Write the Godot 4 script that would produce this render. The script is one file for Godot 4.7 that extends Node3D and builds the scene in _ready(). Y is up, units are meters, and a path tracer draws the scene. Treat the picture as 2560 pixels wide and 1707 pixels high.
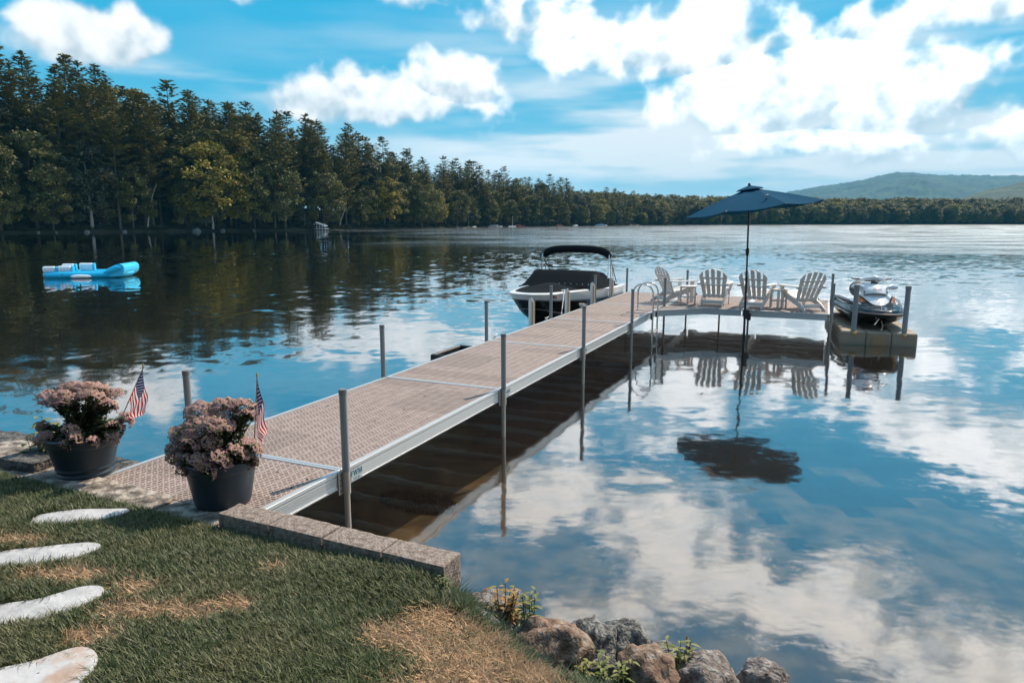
extends Node3D
# A lakeside dock with boat, chairs and parasol. World: y up, metres, water at y = 0, deck top at y = DECK.

const DECK := 0.58
const DOCK_AT := Vector3(-1.3505, 0.58, -5.3895)
const DOCK_YAW := -0.4222
const SUN_AZ := 42.0
const SUN_EL := 47.0

var M := {}
var taken := {}
var rng := RandomNumberGenerator.new()


# ---------------------------------------------------------------- mesh builder
class MB:
	var v := PackedVector3Array()
	var n := PackedVector3Array()
	var c := PackedColorArray()
	var uv := PackedVector2Array()
	var ix := PackedInt32Array()
	var col := Color(1, 1, 1)
	var colored := false
	var mapped := false

	func tint(k: Color) -> void:
		col = k
		colored = true

	func put(p: Vector3, m: Vector3, t := Vector2.ZERO) -> int:
		v.append(p)
		n.append(m)
		c.append(col)
		uv.append(t)
		return v.size() - 1

	func t3(a: int, b: int, d: int) -> void:   # counter-clockwise seen from outside
		ix.append(a)
		ix.append(d)
		ix.append(b)

	func face(pts: Array, hint: Vector3) -> void:   # a flat convex face whose outside lies towards hint
		var m: Vector3 = (pts[1] - pts[0]).cross(pts[2] - pts[0])
		var turn := m.dot(hint) < 0.0
		m = m.normalized() * (-1.0 if turn else 1.0)
		var k: int = v.size()
		for p in pts:
			put(p, m)
		for i in range(1, pts.size() - 1):
			if turn:
				t3(k, k + i + 1, k + i)
			else:
				t3(k, k + i, k + i + 1)

	func quad(a: Vector3, b: Vector3, d: Vector3, e: Vector3) -> void:   # with texture coordinates, counter-clockwise from outside
		var m := (b - a).cross(d - a).normalized()
		var k := put(a, m, Vector2(0, 1))
		put(b, m, Vector2(1, 1))
		put(d, m, Vector2(1, 0))
		put(e, m, Vector2(0, 0))
		t3(k, k + 1, k + 2)
		t3(k, k + 2, k + 3)

	func box(t: Transform3D, s: Vector3) -> void:
		var h := s * 0.5
		for a in 3:
			for g in [-1.0, 1.0]:
				var b: int = (a + 1) % 3
				var d: int = (a + 2) % 3
				var pts := []
				for q in [[-1, -1], [1, -1], [1, 1], [-1, 1]]:
					var p := Vector3.ZERO
					p[a] = g * h[a]
					p[b] = q[0] * h[b]
					p[d] = q[1] * h[d]
					pts.append(t * p)
				var o := Vector3.ZERO
				o[a] = g
				face(pts, t.basis * o)

	func bevel(t: Transform3D, s: Vector3, r: float) -> void:   # a box with chamfered edges
		var h := s * 0.5
		r = minf(r, minf(h.x, minf(h.y, h.z)) * 0.9)
		for a in 3:
			var b: int = (a + 1) % 3
			var d: int = (a + 2) % 3
			for g in [-1.0, 1.0]:
				var pts := []
				for q in [[-1, -1], [1, -1], [1, 1], [-1, 1]]:
					var p := Vector3.ZERO
					p[a] = g * h[a]
					p[b] = q[0] * (h[b] - r)
					p[d] = q[1] * (h[d] - r)
					pts.append(t * p)
				var o := Vector3.ZERO
				o[a] = g
				face(pts, t.basis * o)
				for g2 in [-1.0, 1.0]:   # the edge between the faces of a and b, along d
					var e := []
					for q in [[0, -1], [0, 1], [1, 1], [1, -1]]:
						var p := Vector3.ZERO
						p[a] = g * (h[a] - (r if q[0] == 1 else 0.0))
						p[b] = g2 * (h[b] - (0.0 if q[0] == 1 else r))
						p[d] = q[1] * (h[d] - r)
						e.append(t * p)
					var o2 := Vector3.ZERO
					o2[a] = g
					o2[b] = g2
					face(e, t.basis * o2)
		for x in [-1.0, 1.0]:
			for y in [-1.0, 1.0]:
				for z in [-1.0, 1.0]:
					var o := Vector3(x, y, z)
					face([t * (o * (h - Vector3(0, r, r))), t * (o * (h - Vector3(r, 0, r))), t * (o * (h - Vector3(r, r, 0)))], t.basis * o)

	func beam(a: Vector3, b: Vector3, w: float, th: float, up := Vector3.UP, r := 0.0) -> void:   # a bar from a to b, w wide, th thick along up
		var z := (b - a).normalized()
		if absf(z.dot(up)) > 0.99:
			up = Vector3.RIGHT
		var x := up.cross(z).normalized()
		var t := Transform3D(Basis(x, z.cross(x), z), (a + b) * 0.5)
		if r > 0.0:
			bevel(t, Vector3(w, th, a.distance_to(b)), r)
		else:
			box(t, Vector3(w, th, a.distance_to(b)))

	func tube(pts: Array, r, sides := 10, caps := true) -> void:
		var k := v.size()
		var x := Vector3.ZERO
		var count := pts.size()
		for i in count:
			var z: Vector3 = (pts[mini(i + 1, count - 1)] - pts[maxi(i - 1, 0)]).normalized()
			if i == 0:
				x = z.cross(Vector3.UP if absf(z.y) < 0.9 else Vector3.RIGHT).normalized()
			x = (x - z * x.dot(z)).normalized()
			var y := z.cross(x)
			var rr: float = r[i] if r is Array else r
			for s in sides:
				var q := TAU * s / sides
				var o := x * cos(q) + y * sin(q)
				put(pts[i] + o * rr, o, Vector2(float(s) / sides, i))
		for i in count - 1:
			for s in sides:
				var a := k + i * sides + s
				var b := k + i * sides + (s + 1) % sides
				t3(a, b, b + sides)
				t3(a, b + sides, a + sides)
		if caps:
			for e in [0, count - 1]:
				var ring := []
				for s in sides:
					ring.append(v[k + e * sides + s])
				face(ring, pts[e] - pts[1 if e == 0 else count - 2])

	func lathe(profile: Array, sides := 24, t := Transform3D(), smooth := false) -> void:   # profile of Vector2(radius, height), outside to the right going up
		for i in profile.size() - 1:
			var a: Vector2 = profile[i]
			var b: Vector2 = profile[i + 1]
			var na := Vector2(b.y - a.y, a.x - b.x).normalized()
			var nb := na
			if smooth:
				if i > 0:
					var p: Vector2 = profile[i - 1]
					na = (na + Vector2(a.y - p.y, p.x - a.x).normalized()).normalized()
				if i < profile.size() - 2:
					var p2: Vector2 = profile[i + 2]
					nb = (nb + Vector2(p2.y - b.y, b.x - p2.x).normalized()).normalized()
			var k := v.size()
			for s in sides + 1:
				var q := TAU * s / sides
				var o := Vector3(cos(q), 0, -sin(q))
				put(t * (o * a.x + Vector3(0, a.y, 0)), (t.basis * (o * na.x + Vector3(0, na.y, 0))).normalized(), Vector2(float(s) / sides, a.y))
				put(t * (o * b.x + Vector3(0, b.y, 0)), (t.basis * (o * nb.x + Vector3(0, nb.y, 0))).normalized(), Vector2(float(s) / sides, b.y))
			for s in sides:
				var e := k + s * 2
				t3(e, e + 2, e + 3)
				t3(e, e + 3, e + 1)

	func prism(poly: PackedVector2Array, depth: float, t := Transform3D()) -> void:   # an outline in x and y, extruded along z from 0 to depth
		var area := 0.0
		for i in poly.size():
			area += poly[i].cross(poly[(i + 1) % poly.size()])
		var tri := Geometry2D.triangulate_polygon(poly)
		for e in 2:
			var m := (t.basis * Vector3(0, 0, -1.0 if e == 0 else 1.0)).normalized()
			var k := v.size()
			for p in poly:
				put(t * Vector3(p.x, p.y, depth * e), m)
			for i in range(0, tri.size(), 3):
				var a := poly[tri[i]]
				var ccw := (poly[tri[i + 1]] - a).cross(poly[tri[i + 2]] - a) > 0.0
				if ccw == (e == 1):
					t3(k + tri[i], k + tri[i + 1], k + tri[i + 2])
				else:
					t3(k + tri[i], k + tri[i + 2], k + tri[i + 1])
		for i in poly.size():
			var a := poly[i]
			var b := poly[(i + 1) % poly.size()]
			var o := Vector3(b.y - a.y, a.x - b.x, 0) * signf(area)
			face([t * Vector3(a.x, a.y, 0), t * Vector3(b.x, b.y, 0), t * Vector3(b.x, b.y, depth), t * Vector3(a.x, a.y, depth)], t.basis * o)

	func grid(p: PackedVector3Array, nu: int, nv: int, wrap := false, flip := false, uvs := PackedVector2Array()) -> void:   # nv rows of nu points, smooth
		var k := v.size()
		var m := PackedVector3Array()
		m.resize(p.size())
		var cells := nu if wrap else nu - 1
		var tris := PackedInt32Array()
		for j in nv - 1:
			for i in cells:
				var a := j * nu + i
				var b := j * nu + (i + 1) % nu
				var d := b + nu
				var e := a + nu
				var f := (p[d] - p[a]).cross(p[e] - p[b])
				if flip:
					f = -f
				m[a] += f
				m[b] += f
				m[d] += f
				m[e] += f
				tris.append_array([a, b, d, a, d, e] if not flip else [a, d, b, a, e, d])
		for i in p.size():
			put(p[i], m[i].normalized() if m[i].length_squared() > 1e-20 else Vector3.UP, uvs[i] if i < uvs.size() else Vector2.ZERO)
		for i in range(0, tris.size(), 3):
			t3(k + tris[i], k + tris[i + 1], k + tris[i + 2])

	func leaf(at: Vector3, along: Vector3, side: Vector3, l: float, w: float) -> void:   # a flat pointed blade of two triangles
		var m := along.cross(side).normalized()
		var k := put(at, m)
		put(at + along * l * 0.45 + side * w, m)
		put(at + along * l, m)
		put(at + along * l * 0.45 - side * w, m)
		t3(k, k + 2, k + 1)
		t3(k, k + 3, k + 2)

	func mesh() -> ArrayMesh:
		var a := []
		a.resize(Mesh.ARRAY_MAX)
		a[Mesh.ARRAY_VERTEX] = v
		a[Mesh.ARRAY_NORMAL] = n
		if colored:
			a[Mesh.ARRAY_COLOR] = c
		if mapped:
			a[Mesh.ARRAY_TEX_UV] = uv
		a[Mesh.ARRAY_INDEX] = ix
		var out := ArrayMesh.new()
		out.add_surface_from_arrays(Mesh.PRIMITIVE_TRIANGLES, a)
		return out


# ---------------------------------------------------------------- nodes
func numbered(called: String) -> String:
	if not taken.has(called):
		taken[called] = 0
		return called
	taken[called] += 1
	return "%s_%03d" % [called, taken[called]]


func tag(o: Node, label: String, category: String, group := "") -> void:
	o.set_meta("label", label)
	o.set_meta("category", category)
	if group != "":
		o.set_meta("group", group)


func thing(called: String, label: String, category: String, at := Vector3.ZERO, turn := 0.0, group := "") -> Node3D:
	var o := Node3D.new()
	o.name = numbered(called)
	add_child(o)
	o.position = at
	o.rotation.y = turn
	tag(o, label, category, group)
	return o


func part(parent: Node, called: String, m, mat: Material, t := Transform3D()) -> MeshInstance3D:
	var o := MeshInstance3D.new()
	o.name = called
	o.mesh = m.mesh() if m is MB else m
	o.material_override = mat
	o.transform = t
	parent.add_child(o, true)
	return o


func one(called: String, m, mat: Material, label: String, category: String, at := Vector3.ZERO, turn := 0.0, group := "") -> MeshInstance3D:
	var o := part(self, numbered(called), m, mat)
	o.position = at
	o.rotation.y = turn
	tag(o, label, category, group)
	return o


func setting(called: String, m, mat: Material) -> MeshInstance3D:
	var o := part(self, numbered(called), m, mat)
	o.set_meta("kind", "structure")
	return o


func stuff(parent: Node, called: String, m: Mesh, mat: Material, places: Array, tints := PackedColorArray()) -> MultiMeshInstance3D:
	var mm := MultiMesh.new()
	mm.transform_format = MultiMesh.TRANSFORM_3D
	mm.use_colors = not tints.is_empty()
	mm.mesh = m
	mm.instance_count = places.size()
	for i in places.size():
		mm.set_instance_transform(i, places[i])
		if not tints.is_empty():
			mm.set_instance_color(i, tints[i])
	var o := MultiMeshInstance3D.new()
	o.name = called if parent != self else numbered(called)
	o.multimesh = mm
	o.material_override = mat
	parent.add_child(o, true)
	o.set_meta("kind", "stuff")
	return o


func at(x: float, y: float, z: float) -> Transform3D:
	return Transform3D(Basis(), Vector3(x, y, z))


# ---------------------------------------------------------------- materials
func lin(r: float, g: float, b: float, a := 1.0) -> Color:
	var k := Color(r, g, b).linear_to_srgb()
	k.a = a
	return k


func mat(called: String, r: float, g: float, b: float, rough := 0.7, metal := 0.0) -> StandardMaterial3D:
	var m := StandardMaterial3D.new()
	m.resource_name = called
	m.albedo_color = lin(r, g, b)
	m.roughness = rough
	m.metallic = metal
	M[called] = m
	return m


func noise(sd: int, freq: float, octaves := 4, kind := FastNoiseLite.TYPE_SIMPLEX_SMOOTH) -> FastNoiseLite:
	var f := FastNoiseLite.new()
	f.seed = sd
	f.noise_type = kind
	f.frequency = freq
	f.fractal_octaves = octaves
	if octaves <= 1:
		f.fractal_type = FastNoiseLite.FRACTAL_NONE
	return f


func ntex(sd: int, freq: float, ramp: Array, octaves := 5, size := 512, kind := FastNoiseLite.TYPE_SIMPLEX_SMOOTH) -> NoiseTexture2D:   # ramp: [offset, linear r, g, b] ...
	var t := NoiseTexture2D.new()
	t.width = size
	t.height = size
	t.seamless = true
	t.noise = noise(sd, freq, octaves, kind)
	var g := Gradient.new()
	var o := PackedFloat32Array()
	var k := PackedColorArray()
	for e in ramp:
		o.append(e[0])
		k.append(lin(e[1], e[2], e[3]))
	g.offsets = o
	g.colors = k
	t.color_ramp = g
	return t


func htex(sd: int, freq: float, octaves := 5, size := 512, kind := FastNoiseLite.TYPE_SIMPLEX_SMOOTH) -> NoiseTexture2D:
	var t := NoiseTexture2D.new()
	t.width = size
	t.height = size
	t.seamless = true
	t.noise = noise(sd, freq, octaves, kind)
	return t


func rocky(called: String, ramp: Array, sd: int, scale: float, relief: float, rough := 0.85) -> StandardMaterial3D:   # a mottled matt surface
	var m := mat(called, 1, 1, 1, rough)
	m.albedo_texture = ntex(sd, 0.012, ramp, 6)
	m.uv1_triplanar = true
	m.uv1_scale = Vector3.ONE * scale
	m.heightmap_enabled = relief > 0.0
	m.heightmap_scale = relief
	if relief > 0.0:
		m.heightmap_texture = htex(sd + 7, 0.03, 5)
	return m


func tinted(called: String, rough: float, glow := 0.0) -> StandardMaterial3D:   # colour from the vertices or the copies
	var m := mat(called, 1, 1, 1, rough)
	m.vertex_color_use_as_albedo = true
	m.cull_mode = BaseMaterial3D.CULL_DISABLED
	if glow > 0.0:
		m.backlight_enabled = true
		m.backlight = Color(glow, glow, glow)
	return m


func make_materials() -> void:
	mat("deck", 0.40, 0.315, 0.275, 0.75)
	var dk: StandardMaterial3D = M.deck
	dk.albedo_color = Color(1, 1, 1)
	dk.albedo_texture = ntex(11, 0.02, [[0.0, 0.26, 0.198, 0.172], [0.35, 0.335, 0.262, 0.230], [0.6, 0.365, 0.288, 0.255], [1.0, 0.43, 0.345, 0.31]], 5)
	dk.uv1_triplanar = true
	dk.uv1_world_triplanar = true
	dk.uv1_scale = Vector3.ONE * 0.7
	for e in [["deck_pale", 1.07], ["deck_worn", 0.93]]:
		var dv := dk.duplicate() as StandardMaterial3D
		dv.albedo_color = Color(e[1], e[1], e[1]) if e[1] < 1.0 else Color(1, 1, 1)
		dv.uv1_offset = Vector3(e[1] * 3.7, 0.3, e[1])
		M[e[0]] = dv
	mat("aluminium", 0.46, 0.48, 0.49, 0.42, 0.35)
	mat("sleeve", 0.20, 0.22, 0.235, 0.45)
	mat("cap", 0.16, 0.17, 0.18, 0.5)
	mat("galvanised", 0.40, 0.37, 0.33, 0.45, 0.5)
	mat("steel", 0.66, 0.65, 0.63, 0.18, 1.0)
	mat("bolt", 0.08, 0.08, 0.09, 0.4, 0.6)
	mat("teal_print", 0.01, 0.12, 0.17, 0.6)
	mat("white_plastic", 0.74, 0.72, 0.69, 0.45)
	mat("white_chair", 0.66, 0.64, 0.62, 0.5)
	mat("black", 0.012, 0.012, 0.014, 0.5)
	mat("bimini", 0.012, 0.014, 0.018, 0.85)
	mat("cover", 0.010, 0.014, 0.018, 0.95)
	mat("gelcoat_black", 0.008, 0.010, 0.013, 0.12)
	mat("gelcoat_white", 0.76, 0.76, 0.75, 0.2)
	mat("rope", 0.45, 0.42, 0.37, 0.9)
	mat("tan_float", 0.25, 0.205, 0.15, 0.7)
	mat("orange", 0.75, 0.20, 0.02, 0.3)
	mat("red_print", 0.55, 0.03, 0.03, 0.5)
	mat("green_print", 0.02, 0.18, 0.08, 0.5)
	mat("ski_grey", 0.010, 0.020, 0.030, 0.12)
	mat("ski_white", 0.72, 0.74, 0.76, 0.15)
	mat("raft_blue", 0.01, 0.45, 0.72, 0.35)
	mat("raft_white", 0.72, 0.75, 0.78, 0.4)
	mat("canvas_blue", 0.004, 0.060, 0.115, 0.95)
	mat("pole_dark", 0.03, 0.04, 0.05, 0.4, 0.4)
	mat("pot", 0.014, 0.030, 0.045, 0.42)
	mat("soil", 0.03, 0.022, 0.015, 0.95)
	mat("wood_stick", 0.30, 0.19, 0.10, 0.7)
	mat("gold", 0.60, 0.38, 0.10, 0.35, 0.8)
	mat("red_paint", 0.30, 0.04, 0.03, 0.5)
	mat("blue_tarp", 0.02, 0.12, 0.38, 0.6)
	for k in ["cover", "bimini", "canvas_blue"]:
		M[k].metallic_specular = 0.15
	tinted("leaves", 0.65, 0.6)
	tinted("needles", 0.7, 0.35)
	tinted("florets", 0.8, 0.1)
	tinted("grass", 0.55, 0.3)
	mat("bark", 0.06, 0.048, 0.038, 0.95)
	mat("birch", 0.30, 0.28, 0.25, 0.85)
	rocky("concrete", [[0.0, 0.12, 0.085, 0.065], [0.38, 0.205, 0.16, 0.13], [0.58, 0.26, 0.21, 0.18], [1.0, 0.36, 0.31, 0.275]], 21, 3.2, 0.8, 0.9)
	rocky("old_stone", [[0.0, 0.03, 0.026, 0.022], [0.4, 0.16, 0.13, 0.105], [0.6, 0.32, 0.27, 0.225], [1.0, 0.52, 0.47, 0.42]], 22, 0.9, 2.0)
	rocky("dark_stone", [[0.0, 0.02, 0.02, 0.02], [0.5, 0.085, 0.08, 0.075], [1.0, 0.22, 0.20, 0.18]], 23, 1.2, 2.0)
	rocky("slab", [[0.0, 0.33, 0.325, 0.325], [0.55, 0.44, 0.435, 0.435], [1.0, 0.52, 0.51, 0.51]], 24, 0.8, 0.5, 0.75)
	rocky("slab_rust", [[0.0, 0.34, 0.21, 0.14], [0.32, 0.40, 0.31, 0.26], [0.5, 0.45, 0.445, 0.445], [1.0, 0.53, 0.52, 0.52]], 25, 0.55, 0.5, 0.75)
	rocky("boulder_orange", [[0.0, 0.05, 0.03, 0.02], [0.36, 0.14, 0.085, 0.055], [0.58, 0.24, 0.155, 0.105], [0.70, 0.28, 0.205, 0.15], [0.77, 0.34, 0.33, 0.30], [1.0, 0.44, 0.44, 0.41]], 26, 1.6, 1.6)
	rocky("boulder_lichen", [[0.0, 0.025, 0.025, 0.028], [0.40, 0.075, 0.07, 0.072], [0.52, 0.13, 0.13, 0.125], [0.66, 0.24, 0.25, 0.225], [1.0, 0.38, 0.38, 0.34]], 27, 2.8, 1.8)
	rocky("boulder_pink", [[0.0, 0.04, 0.035, 0.032], [0.4, 0.13, 0.105, 0.095], [0.6, 0.22, 0.18, 0.16], [0.72, 0.27, 0.255, 0.24], [1.0, 0.40, 0.39, 0.36]], 28, 2.2, 1.6)
	rocky("lawn_soil", [[0.0, 0.035, 0.03, 0.012], [0.5, 0.07, 0.06, 0.025], [1.0, 0.14, 0.10, 0.05]], 29, 0.8, 0.0, 0.95)
	rocky("lake_bed", [[0.0, 0.03, 0.021, 0.008], [0.36, 0.10, 0.062, 0.020], [0.6, 0.20, 0.125, 0.042], [1.0, 0.29, 0.19, 0.075]], 30, 0.30, 0.0, 0.95)
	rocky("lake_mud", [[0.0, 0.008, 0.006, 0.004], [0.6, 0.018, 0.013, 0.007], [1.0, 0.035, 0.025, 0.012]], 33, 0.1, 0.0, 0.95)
	rocky("forest_floor", [[0.0, 0.015, 0.014, 0.008], [0.6, 0.04, 0.034, 0.016], [1.0, 0.08, 0.06, 0.03]], 31, 0.05, 0.0, 0.95)
	rocky("hill_woods", [[0.0, 0.005, 0.024, 0.026], [0.45, 0.009, 0.040, 0.040], [0.62, 0.024, 0.062, 0.042], [1.0, 0.055, 0.095, 0.05]], 32, 0.0011, 0.0, 0.95)  # bluish base puts part of the distance haze into the colour
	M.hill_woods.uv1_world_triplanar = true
	var w := mat("lake_water", 1, 1, 1, 0.25)
	w.roughness_texture = ripple_texture()
	w.transparency = BaseMaterial3D.TRANSPARENCY_ALPHA
	w.albedo_color = lin(0.012, 0.010, 0.006, 0.04)
	w.metallic_specular = 0.5
	var w2 := w.duplicate() as StandardMaterial3D   # rippled copies of the surface, added to strengthen its reflections
	w2.albedo_color = lin(0.012, 0.009, 0.005, 0.10)
	w2.roughness = 0.02
	w2.roughness_texture = null
	w2.uv1_triplanar = true
	w2.uv1_world_triplanar = true
	w2.uv1_scale = Vector3(0.22, 0.4, 0.40)
	w2.normal_enabled = true
	w2.normal_scale = 0.055
	var rip := NoiseTexture2D.new()
	rip.width = 1024
	rip.height = 1024
	rip.seamless = true
	rip.as_normal_map = true
	rip.bump_strength = 6.0
	rip.noise = noise(75, 0.016, 4)
	w2.normal_texture = rip
	M.lake_reflection_sheet = w2
	var w3 := w.duplicate() as StandardMaterial3D
	w3.roughness = 0.05
	w3.roughness_texture = null
	M.lake_water_far = w3


func ripple_texture() -> ImageTexture:   # ripples too small to model, over the lake's own coordinates (angle, logarithm of the distance)
	var n := 256
	var im := Image.create(n, n, false, Image.FORMAT_L8)
	for j in n:
		var r := 2.2 * pow(1000.0, j / (n - 1.0))
		for i in n:
			var q := deg_to_rad(lerpf(-56.0, 56.0, i / (n - 1.0)))
			var v := 0.06 + 0.60 * wind(sin(q) * r, -cos(q) * r)
			im.set_pixel(i, j, Color(v, v, v))
	return ImageTexture.create_from_image(im)


# ---------------------------------------------------------------- camera, sky, sun
func towards(az: float, el: float) -> Vector3:
	var a := deg_to_rad(az)
	var e := deg_to_rad(el)
	return Vector3(sin(a) * cos(e), sin(e), -cos(a) * cos(e))


var cloud_big: FastNoiseLite
var cloud_fine: FastNoiseLite
var cloud_streak: FastNoiseLite
var sun_at: Vector3
# cumulus clouds: azimuth, elevation, half width, half height (degrees), thickness
var CLOUDS := [
	[-29.0, 12.2, 5.0, 2.7, 1.4], [-11.4, 9.3, 9.4, 2.5, 1.5], [-5.2, 10.6, 4.4, 2.7, 1.4], [-12.5, 10.4, 5.0, 2.0, 1.0], [-7.0, 17.2, 7.0, 2.2, 0.75], [-0.5, 15.6, 4.6, 2.3, 0.9],
	[13.5, 13.0, 10.0, 3.2, 1.7], [20.4, 9.2, 9.0, 4.0, 1.8], [29.0, 8.4, 10.0, 4.0, 1.7], [34.5, 14.6, 7.5, 3.4, 1.7], [9.0, 17.2, 6.0, 1.6, 0.8], [39.0, 5.5, 10.0, 3.4, 1.1], [24.5, 5.6, 9.0, 2.2, 0.8], [4.5, 14.4, 3.0, 1.6, 0.6], [27.0, 13.4, 4.0, 1.6, 0.8],
	[-18.0, 17.5, 8.0, 2.4, 0.7], [-36.0, 20.0, 7.0, 3.0, 0.9], [2.5, 21.5, 6.5, 3.0, 1.0], [11.5, 23.0, 6.0, 4.4, 1.1], [24.5, 27.0, 11.0, 4.4, 1.2], [6.0, 31.5, 6.0, 3.6, 1.1], [36.0, 29.0, 7.0, 4.2, 1.15],
	[-12.0, 27.0, 8.0, 3.6, 0.8], [48.0, 20.0, 8.0, 4.0, 1.1], [-30.0, 33.0, 9.0, 4.5, 0.9], [17.0, 40.0, 9.0, 5.0, 1.1], [-6.0, 42.0, 9.0, 4.5, 0.9]]


func sky_color(d: Vector3, el: float, az: float) -> Vector3:
	var up := clampf(el / 60.0, 0.0, 1.0)
	var low := exp(-el / 7.0)
	var near := maxf(d.dot(sun_at), 0.0)
	var blue := Vector3(0.004, 0.37, 0.70).lerp(Vector3(0.004, 0.29, 0.66), up)
	blue = blue.lerp(Vector3(0.006, 0.43, 0.63), exp(-el / 17.0) * 0.95)
	blue = blue.lerp(Vector3(0.68, 0.80, 0.83), exp(-el / 4.3) * 0.97)
	blue += Vector3(0.10, 0.11, 0.10) * pow(near, 3.0)
	# high thin streaks near the horizon, and a veil that thickens towards the sun
	var flat := Vector3(d.x, d.y * 7.0, d.z)
	var st := cloud_streak.get_noise_3dv(flat)
	var band := exp(-pow((el - 5.2) / 3.6, 2.0)) * clampf(0.30 + (az + 10.0) / 36.0, 0.06, 1.0)
	band += exp(-pow((el - 10.4 + (az + 25.0) * 0.10) / 0.8, 2.0)) * smoothstep(-38.0, -30.0, az) * (1.0 - smoothstep(-18.0, -12.0, az)) * 1.0
	band += 0.75 * smoothstep(0.35, 0.80, near) * (1.0 - smoothstep(10.0, 18.0, el))
	blue = blue.lerp(Vector3(0.86, 0.90, 0.92), clampf(smoothstep(-0.42, 0.5, st) * band * 1.15, 0.0, 0.88))
	# cumulus
	var f := cloud_big.get_noise_3dv(d)
	var g := cloud_fine.get_noise_3dv(d)
	var best := -1.0
	var rise := 0.0
	var ce := cos(deg_to_rad(el))
	for b in CLOUDS:
		var dx: float = (az - b[0]) * ce / b[2]
		if absf(dx) > 1.7:
			continue
		var dy: float = (el - b[1]) / b[3]
		if absf(dy) > 1.9:
			continue
		var s: float = b[4] * (1.0 - dx * dx - dy * dy * (1.0 if dy > 0.0 else 1.7))
		if s > best:
			best = s
			rise = dy
	if absf(az) > 52.0 or el > 46.0:   # the same kind of broken cloud carries on round the sky
		var s := 1.7 * cloud_big.get_noise_3dv(d * 0.42 + Vector3(7, 3, 1)) + 0.12
		var edge := clampf(maxf((absf(az) - 52.0) / 12.0, (el - 46.0) / 8.0), 0.0, 1.0)
		s = lerpf(-1.0, s, edge)
		if s > best:
			best = s
			rise = 2.0 * cloud_big.get_noise_3dv(d * 0.8 + Vector3(1, 9, 4))
	var puff := absf(cloud_fine.get_noise_3dv(d * 0.55 + Vector3(3, 1, 2)))
	var dens := best * 0.72 + f * 0.9 + g * 0.55 + (0.22 - puff) * 1.1
	var cover := smoothstep(-0.14, 0.54, dens)
	if cover > 0.0:
		var lit := smoothstep(-0.95, 0.70, rise * 0.85 + f * 0.6 + g * 0.9 + (0.2 - puff) * 1.5 + 0.12)
		var sunny := 1.0 + 1.3 * pow(near, 4.0)
		var bright := Vector3(0.96, 0.97, 0.98) * sunny
		var shade := Vector3(0.32, 0.45, 0.53) * (1.0 + 0.6 * pow(near, 3.0))
		var k := shade.lerp(bright, lit)
		blue = blue.lerp(k, cover * clampf(0.66 + 0.34 * smoothstep(0.1, 0.8, dens), 0.0, 1.0))
	return blue


func sky_part(w: int, x0: int, x1: int, y0: int, y1: int) -> PackedFloat32Array:   # rows y0..y1 of a panorama w wide; column 0 looks along -z
	var out := PackedFloat32Array()
	out.resize((x1 - x0) * (y1 - y0) * 3)
	var k := 0
	for y in range(y0, y1):
		var el := 90.0 - (y + 0.5) * 360.0 / w
		for x in range(x0, x1):
			var az := (x + 0.5) * 360.0 / w
			if az > 180.0:
				az -= 360.0
			var c := sky_color(towards(az, maxf(el, 0.0)), maxf(el, 0.0), az)
			out[k] = c.x
			out[k + 1] = c.y
			out[k + 2] = c.z
			k += 3
	return out


func make_camera_and_light() -> void:
	var cam := Camera3D.new()
	cam.name = "camera"
	cam.position = Vector3(0, 2.578, 0)
	cam.rotation = Vector3(-0.1709, 0, 0)
	cam.fov = 52.33
	cam.near = 0.05
	cam.far = 12000.0
	cam.current = true
	add_child(cam)
	sun_at = towards(SUN_AZ, SUN_EL)
	var sun := DirectionalLight3D.new()
	sun.name = "sun"
	sun.light_energy = 1.6
	sun.light_color = Color(1.0, 0.93, 0.84)
	sun.light_angular_distance = 0.5
	sun.shadow_enabled = true
	add_child(sun)
	sun.look_at_from_position(sun_at * 50.0, Vector3.ZERO, Vector3.UP)
	cloud_big = noise(3, 5.2, 3)
	cloud_fine = noise(5, 19.0, 5)
	cloud_streak = noise(8, 2.4, 5)
	var W := 4096
	var small := Image.create_from_data(1024, 512, false, Image.FORMAT_RGBF, sky_part(1024, 0, 1024, 0, 512).to_byte_array())
	small.resize(W, W / 2, Image.INTERPOLATE_BILINEAR)
	var half := 620
	var top := 470
	var fine_r := Image.create_from_data(half, 1040 - top, false, Image.FORMAT_RGBF, sky_part(W, 0, half, top, 1040).to_byte_array())
	var fine_l := Image.create_from_data(half, 1040 - top, false, Image.FORMAT_RGBF, sky_part(W, W - half, W, top, 1040).to_byte_array())
	small.blit_rect(fine_r, Rect2i(0, 0, half, 1040 - top), Vector2i(0, top))
	small.blit_rect(fine_l, Rect2i(0, 0, half, 1040 - top), Vector2i(W - half, top))
	var pano := PanoramaSkyMaterial.new()
	pano.panorama = ImageTexture.create_from_image(small)
	var sky := Sky.new()
	sky.sky_material = pano
	var env := Environment.new()
	env.background_mode = Environment.BG_SKY
	env.sky = sky
	env.tonemap_mode = Environment.TONE_MAPPER_LINEAR
	env.tonemap_exposure = 1.15
	env.sdfgi_enabled = true
	env.ssao_enabled = true
	env.ssil_enabled = true
	env.fog_enabled = true
	env.fog_mode = Environment.FOG_MODE_EXPONENTIAL
	env.fog_density = 0.00010
	env.fog_light_color = Color(0.40, 0.83, 1.0)
	var we := WorldEnvironment.new()
	we.name = "world"
	we.environment = env
	add_child(we)


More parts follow.
